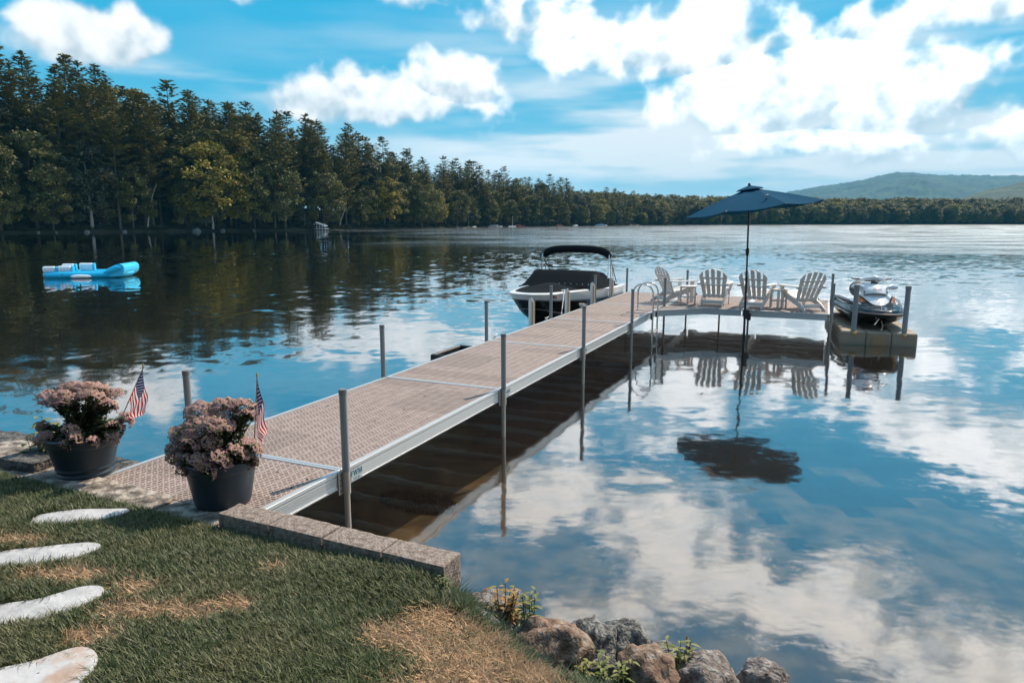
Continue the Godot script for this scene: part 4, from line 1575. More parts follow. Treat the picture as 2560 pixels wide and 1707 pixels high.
func make_pots() -> void:
	var fm := mat("flag", 1, 1, 1, 0.8)
	fm.albedo_texture = flag_texture()
	fm.cull_mode = BaseMaterial3D.CULL_DISABLED
	fm.backlight_enabled = true
	fm.backlight = Color(0.9, 0.9, 0.9)
	var f2 := fm.duplicate() as StandardMaterial3D
	f2.albedo_color = Color(0.75, 0.75, 0.75)
	M.flag_faded = f2
	var p1 := Vector3(-3.42, DECK + 0.006, -5.32)
	var p2 := Vector3(-2.09, DECK + 0.006, -4.76)
	pot(p1, "dark blue flower pot with a ringed foot at the dock's left edge", true)
	pot(p2, "dark blue flower pot standing against the concrete blocks", false)
	sedum(p1 + Vector3(0, 0.31, 0), [[-0.20, 0.335, 0.02, 0.12, 0.10, 0.1, 0.25], [-0.06, 0.36, 0.09, 0.11, 0.09, 0.2, 0.05], [0.04, 0.395, -0.08, 0.13, 0.11, -0.1, 0.0], [0.14, 0.36, 0.05, 0.11, 0.09, 0.15, -0.25], [0.25, 0.27, 0.02, 0.085, 0.075, 0.1, -0.6], [-0.14, 0.385, -0.10, 0.11, 0.10, -0.2, 0.1],
		[0.20, 0.32, -0.12, 0.10, 0.09, -0.2, -0.3], [0.04, 0.10, 0.20, 0.055, 0.06, 0.8, 0.0], [0.10, 0.05, 0.26, 0.05, 0.05, 0.9, -0.1], [-0.20, 0.04, 0.20, 0.06, 0.05, 0.7, 0.4], [0.36, 0.10, 0.10, 0.065, 0.065, 0.4, -0.9], [0.34, 0.02, 0.14, 0.055, 0.055, 0.5, -0.9], [0.42, 0.16, 0.04, 0.06, 0.06, 0.2, -0.8], [-0.30, 0.10, 0.06, 0.045, 0.045, 0.3, 0.8], [0.02, 0.0, 0.28, 0.05, 0.04, 0.9, 0.2], [0.22, 0.01, 0.22, 0.045, 0.045, 0.8, -0.4]],
		"flowering pink sedum with tall bare middle in the ringed pot", 900)
	sedum(p2 + Vector3(0, 0.31, 0), [[-0.16, 0.36, -0.06, 0.12, 0.10, -0.1, 0.3], [-0.02, 0.385, -0.12, 0.13, 0.10, -0.2, 0.1], [0.14, 0.40, -0.10, 0.12, 0.10, -0.1, -0.2], [0.05, 0.31, 0.10, 0.12, 0.09, 0.25, -0.05], [-0.15, 0.28, 0.09, 0.12, 0.10, 0.3, 0.25], [-0.25, 0.20, 0.06, 0.10, 0.09, 0.2, 0.6], [-0.13, 0.19, 0.16, 0.09, 0.08, 0.5, 0.2], [0.02, 0.20, 0.17, 0.07, 0.06, 0.6, 0.0],
		[-0.29, 0.10, 0.08, 0.09, 0.08, 0.2, 0.9], [-0.16, 0.05, 0.20, 0.085, 0.075, 0.7, 0.3], [-0.03, 0.07, 0.22, 0.09, 0.075, 0.7, 0.0], [0.10, 0.08, 0.21, 0.09, 0.08, 0.7, -0.2], [0.20, 0.10, 0.14, 0.08, 0.08, 0.5, -0.6], [0.28, 0.12, 0.06, 0.08, 0.08, 0.2, -0.8], [0.26, 0.03, 0.12, 0.06, 0.07, 0.5, -0.9], [0.20, 0.34, -0.02, 0.07, 0.07, 0.1, -0.6], [0.02, 0.0, 0.25, 0.07, 0.05, 0.9, 0.0], [-0.22, 0.0, 0.17, 0.07, 0.05, 0.7, 0.5]],
		"full flowering pink sedum spilling over the plain pot", 950)
	flag(Vector3(-2.865, 1.46, -5.28), Vector3(-3.16, 0.88, -5.27), 0.26, 0.34, Vector3(0.97, 0, 0.25), 0.06, 0.4, "small striped flag on a leaning stick in the ringed pot")
	flag(Vector3(-1.85, 1.47, -4.92), Vector3(-1.875, 0.88, -4.82), 0.28, 0.40, Vector3(0.95, 0, 0.3), 0.16, 2.0, "small striped flag on an upright stick in the plain pot")
	flag(Vector3(1.0, 0.22, -3.62), Vector3(1.08, 0.06, -3.63), 0.08, 0.13, Vector3(-0.9, 0, 0.4), 0.25, 1.2, "tiny faded flag leaning among the boulders", 0.6)


# ---------------------------------------------------------------- small plants
func leafy(p: Vector3, label: String, sd: int, stems: int, h: float, leaf_l: float, leaf_w: float, ga: Color, gb: Color, spread: float) -> void:
	var t := thing("leafy_plant", label, "plant", p)
	var r := RandomNumberGenerator.new()
	r.seed = sd
	for s in stems:
		var q := r.randf() * TAU
		var top := Vector3(cos(q) * spread * r.randf(), h * r.randf_range(0.6, 1.05), sin(q) * spread * r.randf())
		var from := Vector3(cos(q) * spread * 0.3, -0.02, sin(q) * spread * 0.3)
		var st := MB.new()
		st.tint(Color(0.08, 0.09, 0.03))
		st.tube([from, from.lerp(top, 0.5) + Vector3(0, 0.01, 0), top], [0.004, 0.0035, 0.002], 6)
		var stem := part(t, "stem", st, M.leaves)
		for i in 11:
			var u := 0.25 + 0.75 * i / 10.0
			var a := i * 2.4 + s
			var al := Vector3(cos(a), r.randf_range(0.1, 0.75), sin(a)).normalized()
			var side := al.cross(Vector3.UP).normalized()
			var k := ga.lerp(gb, r.randf())
			var l := leaf_l * r.randf_range(0.7, 1.15) * (1.0 - 0.35 * u)
			var w := leaf_w * r.randf_range(0.8, 1.1) * (1.0 - 0.3 * u)
			var m := MB.new()
			m.tint(k)
			var g := PackedVector3Array()
			for j in 6:
				var f := j / 5.0
				var c := from.lerp(top, u) + al * l * f + Vector3.DOWN * l * 0.35 * f * f
				var ww := w * sin(PI * pow(f * 0.94 + 0.03, 0.75))
				g.append_array([c - side * ww + Vector3.UP * ww * 0.25, c, c + side * ww + Vector3.UP * ww * 0.25])
			m.grid(g, 3, 6)
			part(stem, "leaf", m, M.leaves)


func make_plants() -> void:
	leafy(Vector3(-3.97, 0.40, -5.64), "yellow green leafy seedling between the dark stone and the ringed pot", 31, 11, 0.52, 0.15, 0.046, Color(0.13, 0.15, 0.03), Color(0.24, 0.22, 0.05), 0.13)
	leafy(Vector3(-0.05, 0.22, -3.72), "orange tipped weed growing by the pink boulder", 32, 8, 0.28, 0.10, 0.015, Color(0.35, 0.15, 0.03), Color(0.22, 0.19, 0.04), 0.09)
	leafy(Vector3(0.10, 0.20, -3.64), "upright green weed behind the brown boulder", 33, 7, 0.30, 0.09, 0.015, Color(0.12, 0.15, 0.03), Color(0.19, 0.18, 0.05), 0.07)
	leafy(Vector3(0.54, 0.06, -3.34), "low green weed in front of the tall lichened boulder", 34, 9, 0.24, 0.09, 0.015, Color(0.12, 0.16, 0.03), Color(0.20, 0.20, 0.05), 0.12)
	leafy(Vector3(0.95, 0.02, -3.58), "small green weed between the orange and rusty boulders", 35, 7, 0.24, 0.085, 0.014, Color(0.12, 0.16, 0.03), Color(0.20, 0.19, 0.05), 0.08)
	leafy(Vector3(0.36, 0.10, -3.30), "yellow green weed below the brown boulder", 37, 6, 0.20, 0.08, 0.014, Color(0.14, 0.16, 0.03), Color(0.22, 0.20, 0.05), 0.09)
	leafy(Vector3(-0.36, 0.60, -3.50), "tiny leafy weed at the near end of the wall", 36, 4, 0.10, 0.05, 0.010, Color(0.08, 0.11, 0.03), Color(0.12, 0.13, 0.04), 0.06)
	# a seed head on a thin stalk
	var t := thing("seed_head", "dandelion seed head on a bent stalk above the bank", "flower", Vector3(0.00, 0.22, -3.60))
	var m := MB.new()
	m.tint(Color(0.28, 0.20, 0.11))
	m.tube([Vector3(0.03, 0, 0.04), Vector3(-0.01, 0.09, 0.0), Vector3(0.0, 0.16, -0.02), Vector3(0.035, 0.29, -0.03)], 0.0022, 6)
	part(t, "stalk", m, M.leaves)
	var h := MB.new()
	var r := RandomNumberGenerator.new()
	r.seed = 8
	for i in 60:
		var d := Vector3(r.randfn(), r.randfn() * 0.6 + 0.3, r.randfn()).normalized()
		h.tint(Color(0.45, 0.38, 0.32))
		h.leaf(Vector3(0.035, 0.292, -0.03), d, d.cross(Vector3(0.3, 1, 0.2)).normalized(), r.randf_range(0.012, 0.020), 0.0012)
	part(t, "head", h, M.leaves)
	# a dark patch of leaf blades on the lake floor beside the dock
	var wb := MB.new()
	for i in 5200:
		var q := r.randf() * TAU
		var d := sqrt(r.randf())
		var x := cos(q) * d * 0.46
		var z := sin(q) * d * 0.26
		var a := r.randf() * TAU
		var tone := r.randf_range(0.5, 1.4)
		wb.tint(Color(0.010 * tone, 0.011 * tone, 0.006 * tone))
		wb.leaf(Vector3(x, -0.02, z), Vector3(cos(a) * 0.5, r.randf_range(0.4, 1.0), sin(a) * 0.5).normalized(), Vector3(-sin(a), 0, cos(a)), r.randf_range(0.04, 0.10), 0.008)
	var wx := Vector2(-1.05, -7.25)
	var o := part(self, numbered("dark_bed_patch"), wb, M.leaves, Transform3D(Basis(Vector3.UP, -0.4), Vector3(wx.x, bed_y(wx.x, wx.y), wx.y)))
	o.set_meta("kind", "stuff")
	tag(o, "dark patch of leaf blades on the lake bed beside the dock", "water weed")


# ---------------------------------------------------------------- the covered bowrider
const BOW := 1.6


func hull_half(z: float) -> float:   # half beam at the gunwale, bow towards +z
	var s := BOW - z
	var w := lerpf(0.50, 1.14, pow(clampf((s - 0.1) / 3.4, 0.0, 1.0), 0.72)) - 0.08 * smoothstep(4.0, 5.6, s)
	return w * sqrt(maxf(0.0, 1.0 - pow(maxf(1.0 - s / 0.42, 0.0), 2.2))) + 0.008


func hull_top(z: float) -> float:
	return lerpf(0.78, 0.89, smoothstep(-3.1, 1.4, z))


func hull_pt(z: float, s: float, f: float) -> Vector3:   # s: -1 port, 1 starboard; f: 0 keel .. 1 gunwale
	var b := hull_half(z)
	var top := hull_top(z)
	var bow := clampf((z + 0.9) / 2.5, 0.0, 1.0)
	var keel := lerpf(-0.32, 0.30, pow(bow, 2.2))
	var chine := lerpf(0.04, 0.42, pow(bow, 1.8))
	var x: float
	var y: float
	if f < 0.35:
		var k := f / 0.35
		x = b * lerpf(0.84, 0.5, bow) * k
		y = lerpf(keel, chine, pow(k, 1.2))
	else:
		var k := (f - 0.35) / 0.65
		x = b * lerpf(lerpf(0.84, 0.5, bow), 1.0, pow(k, 0.7))
		y = lerpf(chine, top, k)
	return Vector3(s * x, y, z - 0.62 * pow(bow, 2.0) * (1.0 - f))


func hull_band(f0: float, f1: float, out: float, n := 5) -> MB:   # a strip of the topsides, right round the bow, from one stern corner to the other
	var p := PackedVector3Array()
	var zs := []
	for i in 44:
		zs.append(lerpf(-3.1, BOW, 1.0 - pow(1.0 - i / 43.0, 2.2)))
	for j in n:
		var f := lerpf(f0, f1, j / (n - 1.0))
		for i in 44:
			p.append(hull_pt(zs[i], -1.0, f) + Vector3(-out, 0, 0))
		for i in range(42, -1, -1):
			p.append(hull_pt(zs[i], 1.0, f) + Vector3(out, 0, 0))
	var m := MB.new()
	m.grid(p, 87, n, false, true)
	return m


func make_boat() -> void:
	var t := thing("motorboat", "black and white motorboat under dark canvas covers moored at the dock", "boat", Vector3(dock_pt(12.2, -2.92).x, 0, dock_pt(12.2, -2.92).z), DOCK_YAW)
	var hull := part(t, "hull", hull_band(0.0, 0.80, 0.0, 14), M.gelcoat_black)
	part(hull, "stripe", hull_band(0.47, 0.495, 0.006, 2), M.sleeve)
	var tr := MB.new()
	var tp := []
	for k in 9:
		tp.append(hull_pt(-3.1, -1.0, 1.0 - k / 8.0))
	for k in range(1, 9):
		tp.append(hull_pt(-3.1, 1.0, k / 8.0))
	tr.face(tp, Vector3(0, 0, -1))
	part(hull, "transom", tr, M.gelcoat_white)
	part(t, "gunwale_band", hull_band(0.80, 1.0, 0.004, 5), M.gelcoat_white)
	part(t, "rub_rail", hull_band(0.785, 0.815, 0.018, 3), M.cap)
	# the white deck edge round the cockpit
	var p := PackedVector3Array()
	for j in 4:
		var inn: float = [0.0, 0.03, 0.12, 0.17][j]
		var up: float = [0.0, 0.022, 0.026, 0.0][j]
		for s in [-1.0, 1.0]:
			for i in 40:
				var k := i if s < 0.0 else 39 - i
				var z := lerpf(-3.1, BOW, 1.0 - pow(1.0 - k / 39.0, 2.2))
				var q := hull_pt(z, s, 1.0)
				p.append(Vector3(q.x - s * minf(inn, absf(q.x)), q.y + up, q.z - inn * smoothstep(0.8, BOW, z)))
	var d := MB.new()
	d.grid(p, 80, 4, false, true)
	part(t, "deck_edge", d, M.gelcoat_white)
	# bow cover, drawn up to a low peak
	var cp := PackedVector3Array()
	for j in 15:
		var z := lerpf(-0.9, BOW - 0.02, 1.0 - pow(1.0 - j / 14.0, 2.0))
		var b := maxf(hull_half(z) - 0.13, 0.02)
		for i in 15:
			var u := i / 14.0 * 2.0 - 1.0
			var peak := exp(-pow((z - 0.1) / 0.45, 2.0) - pow(u * b / 0.5 - 0.1, 2.0)) * 0.16
			cp.append(Vector3(u * b, hull_top(z) + 0.028 + peak - 0.03 * exp(-pow((u - 0.7) / 0.22, 2.0) - pow((z - 0.3) / 0.5, 2.0)), z - 0.15 * smoothstep(0.8, BOW, z)))
	var bc := MB.new()
	bc.grid(cp, 15, 15, false, true)
	part(t, "bow_cover", bc, M.cover)
	# cockpit cover over the windscreen
	var ck := PackedVector3Array()
	var prof := [[-0.36, 0.91, 0.99], [-0.48, 0.98, 0.99], [-0.72, 1.15, 0.96], [-0.94, 1.29, 0.93], [-1.02, 1.30, 0.92], [-1.4, 1.27, 0.92], [-1.9, 1.20, 0.93], [-2.15, 1.10, 0.95], [-2.42, 0.95, 0.97], [-2.58, 0.86, 0.98]]
	for e in prof:
		var y0 := hull_top(e[0]) + 0.02
		var y1: float = e[1]
		var w: float = 1.02 * e[2]
		var sec := [Vector2(-1.05, y0), Vector2(-1.04, y0 + 0.03), Vector2(-lerpf(1.03, w * 0.90, 0.5), lerpf(y0, y1, 0.5)), Vector2(-w * 0.88, y1 - 0.015), Vector2(-w * 0.82, y1), Vector2(-0.3, y1 + 0.008), Vector2(0.3, y1 + 0.008), Vector2(w * 0.82, y1), Vector2(w * 0.88, y1 - 0.015), Vector2(lerpf(1.03, w * 0.90, 0.5), lerpf(y0, y1, 0.5)), Vector2(1.04, y0 + 0.03), Vector2(1.05, y0)]
		for q in sec:
			ck.append(Vector3(q.x, q.y, e[0]))
	var cc := MB.new()
	cc.grid(ck, 12, prof.size(), false, false)
	part(t, "cockpit_cover", cc, M.cover)
	for i in 7:   # snaps along the front hem
		var sn := MB.new()
		sn.lathe([Vector2(0.0, 0.012), Vector2(0.012, 0.006), Vector2(0.014, 0.0)], 8, Transform3D(Basis(Vector3.RIGHT, 1.1), Vector3(-0.1 + i * 0.16, 0.985, -0.46)), true)
		part(t, "snap", sn, M.steel)
	var pad := MB.new()
	pad.bevel(at(0, 0.85, -2.82), Vector3(1.70, 0.14, 0.44), 0.05)
	part(t, "stern_cover", pad, M.cover)
	# folded sun top on its frame
	var arch := []
	var rad := []
	for i in 21:
		var u := i / 20.0 * 2.0 - 1.0
		arch.append(Vector3(u * 1.02 * (1.0 - 0.04 * u * u), 1.83 - 0.07 * u * u - 0.15 * pow(absf(u), 9.0), -2.0 + 0.03 * u))
		rad.append(0.105 if absf(u) < 0.97 else 0.07)
	var bi := MB.new()
	bi.tube(arch, rad, 14)
	part(t, "bimini_top", bi, M.bimini)
	for s in [-1.0, 1.0]:
		for k in 3:
			var f := MB.new()
			f.tube([Vector3(s * 0.97, 1.68, -2.0 + (k - 1) * 0.09), Vector3(s * (1.02 + 0.01 * k), hull_top(-1.5) + 0.03 + 0.22 * k * (1.0 if k == 1 else 0.5), -2.25 + 0.34 * k)], 0.013, 8)
			part(t, "frame_pole", f, M.steel)
		var st := MB.new()
		st.tube([Vector3(s * 0.98, 1.45, -2.12), Vector3(s * 0.92, 0.88, -2.86)], 0.013, 8)
		part(t, "strut", st, M.black)
	var an := MB.new()
	an.tube([Vector3(-0.62, 1.3, -0.9), Vector3(-0.62, 1.66, -0.9)], 0.008, 6)
	part(t, "antenna", an, M.black)
	# registration and badge on the starboard bow
	var f := SystemFont.new()
	f.font_names = PackedStringArray(["Droid Sans"])
	f.font_weight = 700
	var q := hull_pt(-0.35, 1.0, 0.70)
	for e in [["SM 11", M.white_plastic, 0.0]]:
		var tm := TextMesh.new()
		tm.font = f
		tm.text = e[0]
		tm.font_size = 40
		tm.pixel_size = 0.0026
		tm.depth = 0.004
		part(t, "lettering", tm, e[1], Transform3D(Basis(Vector3.UP, PI / 2) * Basis(Vector3.RIGHT, 0.10), q + Vector3(0.018, -0.01, 0.10)))
	for e in [[-0.24, "red_print"], [-0.37, "green_print"]]:
		var b := MB.new()
		b.box(at(q.x + 0.014, q.y - 0.01, q.z + e[0]), Vector3(0.006, 0.085, 0.085))
		part(t, "decal", b, M[e[1]])
	for e in [[1.22, "red_print", 0.0], [1.29, "black", 0.02]]:
		var h := hull_pt(e[0], 1.0, 0.92)
		var b := MB.new()
		b.lathe([Vector2(0.0, 0.006), Vector2(0.045, 0.004), Vector2(0.05, 0.0)], 10, Transform3D(Basis(Vector3(0, 0, 1), -PI / 2) , h + Vector3(0.012, e[2], 0)))
		part(t, "decal", b, M[e[1]])
	var lc := MB.new()
	lc.tube([hull_pt(0.85, 1.0, 1.0) + Vector3(-0.10, 0.06, 0), hull_pt(0.65, 1.0, 1.0) + Vector3(-0.10, 0.06, 0)], 0.012, 8)
	part(t, "deck_cleat", lc, M.steel)
	# mooring line from the deck cleat to the dock
	var line := MB.new()
	var a := t.transform * (hull_pt(0.75, 1.0, 1.0) + Vector3(-0.08, 0.06, 0))
	var b := dock_pt(9.75, -1.72, 0.01)
	line.tube([a, a.lerp(b, 0.12) + Vector3(0, -0.01, 0), a.lerp(b, 0.6) + Vector3(0, -0.03, 0), b], 0.010, 8)
	one("mooring_rope", line, M.rope, "pale mooring rope from the boat's bow down to the dock", "rope")
	var coil := MB.new()
	for k in 4:
		var ring := []
		for i in 17:
			ring.append(dock_pt(11.07, -1.70, 0.05 + 0.016 * k) + Vector3(cos(TAU * i / 16.0) * (0.045 + 0.01 * (k % 2)), 0.006 * sin(i * 2.0 + k), sin(TAU * i / 16.0) * 0.07))
		coil.tube(ring, 0.011, 7, false)
	one("rope_coil", coil, M.rope, "pale rope wound round the cleat on the dock edge", "rope")


# ---------------------------------------------------------------- the personal watercraft on its float
func make_watercraft() -> void:
	var base := dock_pt(12.06, 4.59)
	var t := thing("floating_dock", "tan plastic drive-on float beside the platform", "float", Vector3(base.x, 0.0, base.z), DOCK_YAW + 0.085)
	var step := 0.485
	for r in 8:
		for c in 3:
			var m := MB.new()
			var dip := 0.0 if c != 1 or r == 0 else 0.045
			m.bevel(at((c - 1) * step, 0.03 - dip * 0.5, -(r + 0.5) * step), Vector3(step - 0.008, 0.47 - dip, step - 0.008), 0.022)
			part(t, "float_block", m, M.tan_float)
	var notch := MB.new()
	notch.prism(PackedVector2Array([Vector2(-0.19, -0.2), Vector2(0.19, -0.2), Vector2(0.115, 0.195), Vector2(-0.115, 0.195)]), 0.02, at(0, 0, 0.0))
	part(t, "bow_stop", notch, M.wood_stick)
	for s in [-1.0, 1.0]:
		for y in [0.22, -0.10]:
			var l := MB.new()
			l.bevel(at(s * 0.475, y, 0.012), Vector3(0.075, 0.05, 0.035), 0.006)
			part(t, "latch", l, M.gold)
		var p := MB.new()
		p.lathe([Vector2(0.052, -1.6), Vector2(0.052, 1.24)], 18, at(s * 0.485, 0, -0.12))
		var post := part(t, "post", p, M.sleeve)
		var c := MB.new()
		c.lathe([Vector2(0.053, 1.17), Vector2(0.058, 1.17), Vector2(0.058, 1.25), Vector2(0.054, 1.257), Vector2(0.0, 1.26)], 18, at(s * 0.485, 0, -0.12))
		part(post, "post_cap", c, M.sleeve)
	# the craft, bow towards +z
	var k := thing("personal_watercraft", "white and dark grey personal watercraft with orange trim on its float", "watercraft", Vector3(base.x, 0.0, base.z) + Basis(Vector3.UP, DOCK_YAW + 0.085) * Vector3(0, 0.24, -1.78), DOCK_YAW + 0.17)
	var half := func(z: float) -> float: return (0.60 if z < 0.2 else 0.60 * sqrt(maxf(0.0, 1.0 - pow((z - 0.2) / 1.46, 2.4)))) * (1.0 - 0.10 * smoothstep(-0.8, -1.6, z))
	var zs := []
	for i in 34:
		zs.append(lerpf(-1.6, 1.655, 1.0 - pow(1.0 - i / 33.0, 1.7)))
	var ring := func(f_in: float, y_at: Callable, z_back: float) -> PackedVector3Array:
		var out := PackedVector3Array()
		for i in 34:
			out.append(Vector3(-half.call(zs[i]) * f_in, y_at.call(zs[i]), zs[i] - z_back * smoothstep(0.4, 1.65, zs[i])))
		for i in range(32, -1, -1):
			out.append(Vector3(half.call(zs[i]) * f_in, y_at.call(zs[i]), zs[i] - z_back * smoothstep(0.4, 1.65, zs[i])))
		return out
	var hull := MB.new()
	var hp := PackedVector3Array()
	hp.append_array(ring.call(0.02, func(z): return 0.02 + 0.22 * pow(clampf((z - 0.4) / 1.25, 0, 1), 2.0), 0.55))
	hp.append_array(ring.call(0.55, func(z): return 0.07 + 0.20 * pow(clampf((z - 0.4) / 1.25, 0, 1), 2.0), 0.40))
	hp.append_array(ring.call(0.86, func(z): return 0.16 + 0.14 * pow(clampf((z - 0.4) / 1.25, 0, 1), 2.0), 0.22))
	hp.append_array(ring.call(0.97, func(z): return 0.27 + 0.05 * clampf((z - 0.4) / 1.25, 0, 1), 0.05))
	hp.append_array(ring.call(1.0, func(z): return 0.32 + 0.04 * clampf((z - 0.4) / 1.25, 0, 1), 0.0))
	hull.grid(hp, 67, 5, false, true)
	part(k, "hull", hull, M.gelcoat_black)
	var bump := []
	for q in ring.call(1.0, func(z): return 0.34 + 0.04 * clampf((z - 0.4) / 1.25, 0, 1), 0.0):
		bump.append(q)
	var bm := MB.new()
	bm.tube(bump, 0.026, 8)
	part(k, "bumper", bm, M.black)
	var deck := MB.new()
	var dp := PackedVector3Array()
	dp.append_array(ring.call(0.99, func(z): return 0.35 + 0.04 * clampf((z - 0.4) / 1.25, 0, 1), 0.01))
	dp.append_array(ring.call(0.92, func(z): return 0.43 + 0.03 * smoothstep(-0.5, 0.8, z), 0.08))
	dp.append_array(ring.call(0.80, func(z): return 0.46 + 0.05 * smoothstep(-0.5, 0.6, z) * (1.0 - smoothstep(0.9, 1.65, z)), 0.16))
	dp.append_array(ring.call(0.55, func(z): return 0.40 + 0.16 * smoothstep(-0.5, 0.4, z) * (1.0 - 0.6 * smoothstep(0.8, 1.65, z)), 0.30))
	dp.append_array(ring.call(0.03, func(z): return 0.40 + 0.20 * smoothstep(-0.5, 0.3, z) * (1.0 - 0.5 * smoothstep(0.8, 1.65, z)), 0.45))
	deck.grid(dp, 67, 5, false, true)
	M.ski_grey.metallic_specular = 0.3
	part(k, "deck", deck, M.ski_grey)
	for s in [-1.0, 1.0]:   # raised gunwales and pale side flashes
		var gw := MB.new()
		gw.tube([Vector3(s * 0.52, 0.47, -1.45), Vector3(s * 0.555, 0.53, -0.6), Vector3(s * 0.54, 0.54, 0.2), Vector3(s * 0.44, 0.50, 0.85), Vector3(s * 0.25, 0.43, 1.28)], [0.035, 0.05, 0.05, 0.035, 0.015], 10)
		part(k, "gunwale", gw, M.ski_grey)
		var fl := MB.new()
		fl.tube([Vector3(s * 0.50, 0.555, 0.15), Vector3(s * 0.40, 0.53, 0.75), Vector3(s * 0.20, 0.455, 1.22)], [0.012, 0.022, 0.008], 8)
		part(k, "flash", fl, M.ski_white)
		var dec := MB.new()
		dec.box(Transform3D(Basis(Vector3.UP, s * -0.85), Vector3(s * 0.43, 0.425, 1.05)), Vector3(0.10, 0.045, 0.01))
		part(k, "decal", dec, M.red_print)
	# hood: a white shield over a black grille with orange cheeks
	var cowl := func(sx: float, y0: float, y1: float, z0: float, z1: float, bulge: float) -> MB:
		var p := PackedVector3Array()
		for j in 8:
			var v := j / 7.0
			for i in 13:
				var u := i / 12.0 * 2.0 - 1.0
				var w := sx * (0.55 + 0.45 * sin(PI * (0.25 + 0.6 * v)))
				p.append(Vector3(u * w, lerpf(y0, y1, v) - 0.05 * u * u * (1.0 - v), lerpf(z0, z1, v) + bulge * (1.0 - u * u) * sin(PI * (0.15 + 0.7 * v)) - 0.16 * u * u))
		var m := MB.new()
		m.grid(p, 13, 8)
		return m
	part(k, "hood", cowl.call(0.36, 0.50, 0.76, 1.02, 0.42, 0.06), M.ski_white)
	for s in [-1.0, 1.0]:
		var ch := MB.new()
		ch.face([Vector3(s * 0.16, 0.49, 1.00), Vector3(s * 0.38, 0.70, 0.54), Vector3(s * 0.43, 0.62, 0.46), Vector3(s * 0.34, 0.46, 0.90)], Vector3(s, 0.3, 0.6))
		part(k, "trim", ch, M.orange)
		var gr := MB.new()
		gr.face([Vector3(s * 0.15, 0.535, 0.99), Vector3(s * 0.34, 0.70, 0.55), Vector3(s * 0.365, 0.65, 0.53), Vector3(s * 0.20, 0.51, 0.98)], Vector3(s, 0.5, 0.6))
		part(k, "grille", gr, M.black)
	var mid := MB.new()
	mid.bevel(Transform3D(Basis(Vector3.RIGHT, -0.4), Vector3(0, 0.745, 0.50)), Vector3(0.50, 0.06, 0.10), 0.02)
	part(k, "grille", mid, M.black)
	part(k, "console", cowl.call(0.31, 0.755, 0.955, 0.66, 0.30, 0.10), M.ski_white)
	var sides := MB.new()
	sides.bevel(at(0, 0.62, 0.22), Vector3(0.52, 0.36, 0.46), 0.08)
	part(k, "body", sides, M.ski_grey)
	var dash := MB.new()
	dash.bevel(Transform3D(Basis(Vector3.RIGHT, -0.5), Vector3(0, 0.96, 0.34)), Vector3(0.15, 0.05, 0.11), 0.015)
	part(k, "dashboard", dash, M.bolt)
	for s in [-1.0, 1.0]:
		var mi := MB.new()
		mi.tube([Vector3(s * 0.24, 0.86, 0.44), Vector3(s * 0.34, 0.875, 0.42), Vector3(s * 0.44, 0.865, 0.38), Vector3(s * 0.49, 0.86, 0.36)], [0.03, 0.062, 0.05, 0.01], 12)
		part(k, "mirror", mi, M.ski_white)
	var hb := MB.new()
	hb.tube([Vector3(-0.42, 1.03, 0.02), Vector3(-0.25, 1.025, 0.12), Vector3(-0.14, 0.99, 0.20), Vector3(0.14, 0.99, 0.20), Vector3(0.25, 1.025, 0.12), Vector3(0.42, 1.03, 0.02)], [0.017, 0.017, 0.014, 0.014, 0.017, 0.017], 10)
	part(k, "handlebar", hb, M.black)
	var hc := MB.new()
	hc.tube([Vector3(-0.30, 1.0, 0.15), Vector3(-0.15, 1.04, 0.24), Vector3(0, 1.06, 0.27), Vector3(0.15, 1.04, 0.24), Vector3(0.30, 1.0, 0.15)], [0.012, 0.045, 0.06, 0.045, 0.012], 12)
	part(k, "handlebar_pad", hc, M.ski_white)
	var seat := MB.new()
	var sp := []
	for e in [[0.05, 0.80], [-0.25, 0.73], [-0.6, 0.74], [-0.85, 0.80], [-1.25, 0.81], [-1.45, 0.74]]:
		sp.append(Vector3(0, e[1] - 0.13, e[0]))
	seat.tube(sp, [0.15, 0.18, 0.20, 0.20, 0.20, 0.14], 14)
	part(k, "seat", seat, M.black)
	var f := SystemFont.new()
	f.font_names = PackedStringArray(["Droid Sans"])
	f.font_weight = 700
	f.font_italic = true
	var tm := TextMesh.new()
	tm.font = f
	tm.text = "sea-doo"
	tm.font_size = 24
	tm.pixel_size = 0.0021
	tm.depth = 0.004
	part(k, "lettering", tm, M.red_print, Transform3D(Basis(Vector3.RIGHT, -0.75), Vector3(0, 0.835, 0.66)))
	var em := MB.new()
	em.box(Transform3D(Basis(Vector3.RIGHT, -0.9), Vector3(0, 0.565, 0.985)), Vector3(0.06, 0.022, 0.006))
	part(k, "emblem", em, M.black)
	var hk := MB.new()
	hk.tube([Vector3(0, 0.20, 1.24), Vector3(0.0, 0.12, 1.36), Vector3(-0.04, 0.05, 1.48), Vector3(-0.08, 0.03, 1.52)], 0.014, 8)
	part(k, "bow_strap", hk, M.rope)


